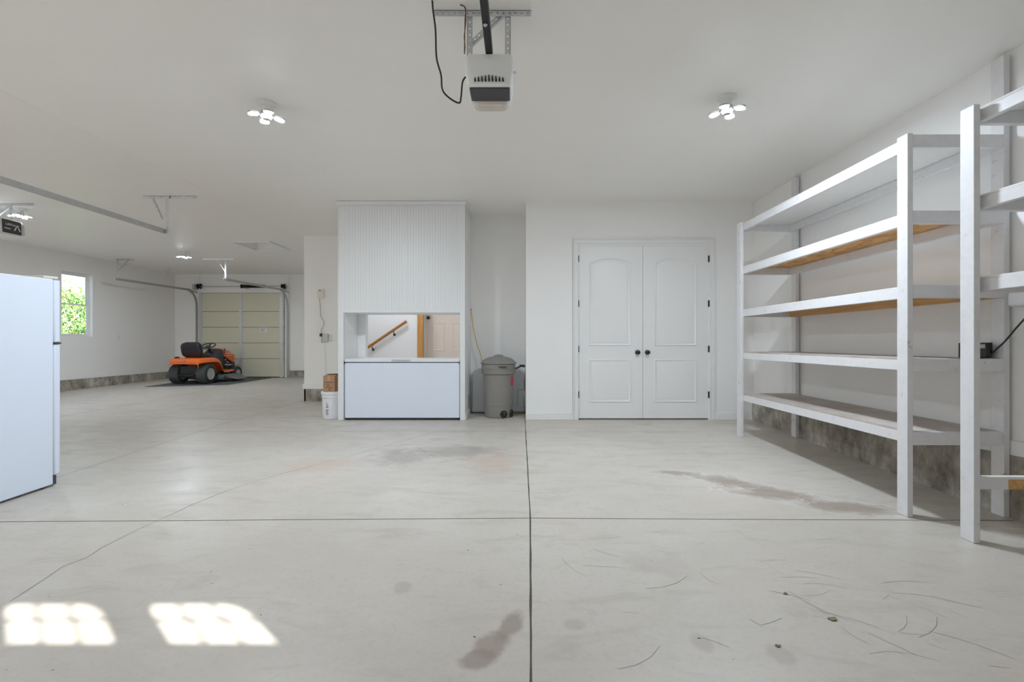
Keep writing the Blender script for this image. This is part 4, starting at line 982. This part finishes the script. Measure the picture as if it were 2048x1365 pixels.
# steering, console, hood
b = MB(); sc_ = mp_(0, .58, .935); Rw = Matrix.Rotation(.42, 3, 'X'); ringp = [sc_ + Rw @ Vector((.175*math.cos(2*PI*k/28), .175*math.sin(2*PI*k/28), 0)) for k in range(29)]
b.tube(ringp, .016, 10, False)
for k in range(3): a = PI/2 + k*2*PI/3; b.tube([sc_ + Rw @ Vector((.02*math.cos(a), .02*math.sin(a), -.02)), sc_ + Rw @ Vector((.17*math.cos(a), .17*math.sin(a), 0))], .018, 8)
b.lathe(sc_, Rw @ Vector((0, 0, 1)), [(.06, -.03), (.065, -.01), (.05, .005), (0, .008)], 18); b.build('steering_wheel', M['mgrey'], mw)
b = MB(); b.tube([mp_(0, .60, .92), mp_(0, .76, .62)], .028, 12); b.build('steering_column', M['mdark'], mw)
b = MB()
sec = [(.52, .40, .62, .19), (.64, .38, .72, .20), (.74, .38, .80, .205), (.84, .40, .855, .21), (.90, .40, .86, .21)]
b.bands([[mp_(u*hw_, y_, z_) for u, z_ in ((-1, zlo), (-1, zhi-.06), (-.8, zhi-.01), (-.4, zhi), (.4, zhi), (.8, zhi-.01), (1, zhi-.06), (1, zlo))] for y_, zlo, zhi, hw_ in sec], True, True, True)
b.build('dash_console', M['mgrey'], mw, angle=50)
b = MB(); b.tube([mp_(.235, .80, .58), mp_(.25, .86, .74), mp_(.25, .90, .86)], [.012, .012, .020], 8); b.build('throttle_lever', M['mdark'], mw)
sec = [(.885, .52, .875, .222), (1.02, .515, .865, .232), (1.18, .50, .83, .238), (1.32, .48, .785, .235), (1.41, .47, .735, .22), (1.46, .48, .67, .19), (1.475, .50, .60, .15)]
b = MB(); b.bands([[mp_(u*hw_, y_, zlo + (zhi-zlo)*v) for u, v in ((-1, 0), (-1.02, .45), (-.98, .72), (-.82, .9), (-.5, .98), (0, 1), (.5, .98), (.82, .9), (.98, .72), (1.02, .45), (1, 0))] for y_, zlo, zhi, hw_ in sec], True, True, True)
for v in b.bm.verts:                                  # hood side cut rises towards the dash
    y_ = v.co.y - MO.y; z_ = v.co.z - MO.z
    if z_ < .56 and y_ < 1.26: v.co.z += (1.26 - y_) * .42
b.build('hood', M['orange'], mw, angle=50)
b = MB(); sec = [(1.24, .33, .49, .225), (1.42, .33, .50, .215), (1.475, .34, .52, .17), (1.50, .38, .50, .12)]
b.bands([[mp_(u*hw_, y_, z_) for u, z_ in ((-1, zlo), (-1, zhi), (1, zhi), (1, zlo))] for y_, zlo, zhi, hw_ in sec], True, True, True); b.build('bumper', M['mgrey'], mw, angle=50, bevel=.01)
b = MB(); b.box(MO.x-.19, MO.x+.19, MO.y+.88, MO.y+1.36, MO.z+.36, MO.z+.62); b.build('engine', M['mdark'], mw, bevel=.02)
b = MB()
for y_, z_ in ((1.03, .56), (1.10, .50), (1.18, .47), (1.06, .43)): b.lathe(mp_(.19, y_, z_), (1, 0, 0), [(.022, 0), (.022, .012), (.01, .02)], 10)
b.tube([mp_(.20, 1.0, .42), mp_(.21, 1.2, .40), mp_(.20, 1.34, .44)], .02, 10); b.build('exhaust', M['rim'], mw)
text('hood_lettering', 'Husqvarna', .072, mp_(.2445, 1.12, .735), (math.radians(80), 0, math.radians(90)), M['print_white'], mw)
b = MB(); b.box(MO.x+.235, MO.x+.245, MO.y+.98, MO.y+1.24, MO.z+.66, MO.z+.675); b.build('hood_stripe', M['print_white'], mw)
# cutting deck and chute
b = MB(); pts = [(-.46, .40), (-.20, .33), (.25, .33), (.46, .42), (.50, .62), (.46, .84), (.22, .98), (-.22, .98), (-.46, .84), (-.52, .62)]
b.bands([[mp_(x, y_, .075) for x, y_ in pts], [mp_(x, y_, .165) for x, y_ in pts], [mp_(x*.93, .66 + (y_-.66)*.93, .185) for x, y_ in pts]], True, False, True)
for x in (-.24, .24): b.lathe(mp_(x, .64, .18), (0, 0, 1), [(.09, 0), (.09, .03), (.03, .06), (.03, .09)], 18)
b.lathe(mp_(.47, .44, .11), (1, 0, 0), [(.055, 0), (.055, .05), (.02, .052)], 18)
b.build('cutting_deck', M['deckgrey'], mw, angle=30, bevel=.006)
b = MB(); b.bands([[mp_(*p) for p in lp] for lp in (((.44, .52, .20), (.44, 1.02, .20), (.44, 1.02, .09), (.44, .52, .09)), ((.60, .50, .175), (.60, 1.04, .175), (.60, 1.04, .10), (.60, .50, .10)), ((.80, .52, .075), (.80, 1.02, .075), (.80, 1.02, .065), (.80, .52, .065)))], True, True, True)
b.build('discharge_chute', M['chute'], mw, bevel=.006)
for s in (-1, 1):
    b = MB(); b.tube([mp_(s*.22, .50, .20), mp_(s*.21, .62, .36)], .014, 8); b.tube([mp_(s*.22, .90, .20), mp_(s*.21, 1.05, .36)], .014, 8); b.build('deck_link', M['mdark'], mw)

# ------------------------------------------------------------------ leaf scraps on the slab
lf = None
for i, (px, py, lab) in enumerate(((1665, 1240, 'largest dry leaf scrap on the slab in front of nearer shelving'), (1571, 1189, 'dry leaf scrap lying farthest from the camera on the open slab'), (1556, 1294, 'dry leaf scrap lying on small brown stain low at right'))):
    x, y = floor_at(px, py); s = (.020, .011, .011)[i]
    b = MB(); n = 9; R_ = []
    for r in (.25, .65, 1):
        R_.append([(x + s*r*math.cos(2*PI*k/n + i)*(1 + .3*math.sin(k*2.3)), y + s*.7*r*math.sin(2*PI*k/n + i), fz(y) + .0015 + .0045*r*(.5 + .5*math.sin(k*1.9 + i))) for k in range(n)])
    b.bands(R_, True, True, False)
    b.bands([[(p[0], p[1], p[2] + .0008) for p in lp] for lp in R_], True, True, False)
    tag(b.build('leaf_scrap', M['dead_leaf']), lab, 'leaf', 'dry leaf scraps on the slab')

# ------------------------------------------------------------------ outside the left window
g = MB(); g.box(-40, 14, -30, -.45, -.9, -.24); g.box(-40, -10.3, -.45, 40, -.9, -.5); struct(g.build('ground_outside', M['ground'], smooth=False))
rnd = random.Random(5)
def shrub(label, cx, cy, rx, ry, h, n):
    s_ = thing('hedge_shrub', label, 'shrub', (cx, cy, -.5), 'shrubs outside the left window')
    b = MB()
    for k in range(n):
        th, ph = rnd.uniform(0, 2*PI), math.acos(rnd.uniform(-.55, 1)); q = rnd.uniform(.80, 1.04) + .09*math.sin(5*th)*math.sin(4*ph)
        c = Vector((cx + rx*q*math.sin(ph)*math.cos(th), cy + ry*q*math.sin(ph)*math.sin(th), -.5 + h*.42 + h*.58*q*math.cos(ph)))
        R = Matrix.Rotation(rnd.uniform(0, 6), 3, 'Z') @ Matrix.Rotation(rnd.uniform(-1.2, 1.2), 3, 'X'); l = rnd.uniform(.035, .07)
        v = [b.bm.verts.new(c + R @ Vector(p)) for p in ((0, -l, 0), (l*.45, 0, l*.15), (0, l, 0), (-l*.45, 0, l*.15))]
        b.face([v[0], v[1], v[2]]); b.face([v[0], v[2], v[3]])
    b.build('foliage', M['leaf'], s_, smooth=False)
    b = MB(); b.lathe((cx, cy, -.5), (0, 0, 1), [(.16, 0), (.10, h*.3), (.06, h*.7), (0, h*.8)], 10); b.build('stem', M['bark'], s_)
shrub('tall clipped shrub filling left of the view through window', -14.6, 14.4, 2.2, 1.7, 3.45, 22000)
shrub('broad leafy shrub filling right of the view through window', -14.4, 18.1, 2.1, 1.75, 3.3, 18000)

# ------------------------------------------------------------------ light and camera
wd_ = bpy.data.worlds.new('sky'); bpy.context.scene.world = wd_; wd_.use_nodes = True
N, L = wd_.node_tree.nodes, wd_.node_tree.links
sky = N.new('ShaderNodeTexSky'); sky.sky_type = 'NISHITA'; sky.sun_disc = False; sky.sun_elevation = math.radians(29.2); sky.sun_rotation = math.radians(130)
L.new(sky.outputs[0], N['Background'].inputs[0]); N['Background'].inputs[1].default_value = .50
sd = bpy.data.lights.new('sun', 'SUN'); sd.energy = 17.0; sd.color = (1, .97, .92); sd.angle = math.radians(.55)
so = bpy.data.objects.new('sun', sd); C.objects.link(so); so.rotation_euler = Vector((-.335, .298, -.25)).to_track_quat('-Z', 'Y').to_euler(); so.location = (6, -6, 8)
cam = bpy.data.cameras.new('camera'); co = bpy.data.objects.new('camera', cam); C.objects.link(co)
co.location = (0, 0, CH); co.rotation_euler = (PI/2, 0, 0)
cam.sensor_width = 36; cam.lens = F * 36 / 2048; cam.shift_x = -(VX - 1024)/2048; cam.shift_y = (VY - 682.5)/2048; cam.clip_start = .02
sc = bpy.context.scene; sc.camera = co
vs = sc.view_settings; sc.display_settings.display_device = 'sRGB'
vs.view_transform = 'Standard'; vs.look = 'None'; vs.gamma = 1; vs.use_curve_mapping = False; vs.exposure = 0.0
sc.cycles.max_bounces = 10; sc.cycles.diffuse_bounces = 8; sc.cycles.use_denoising = True; sc.cycles.sample_clamp_indirect = 6
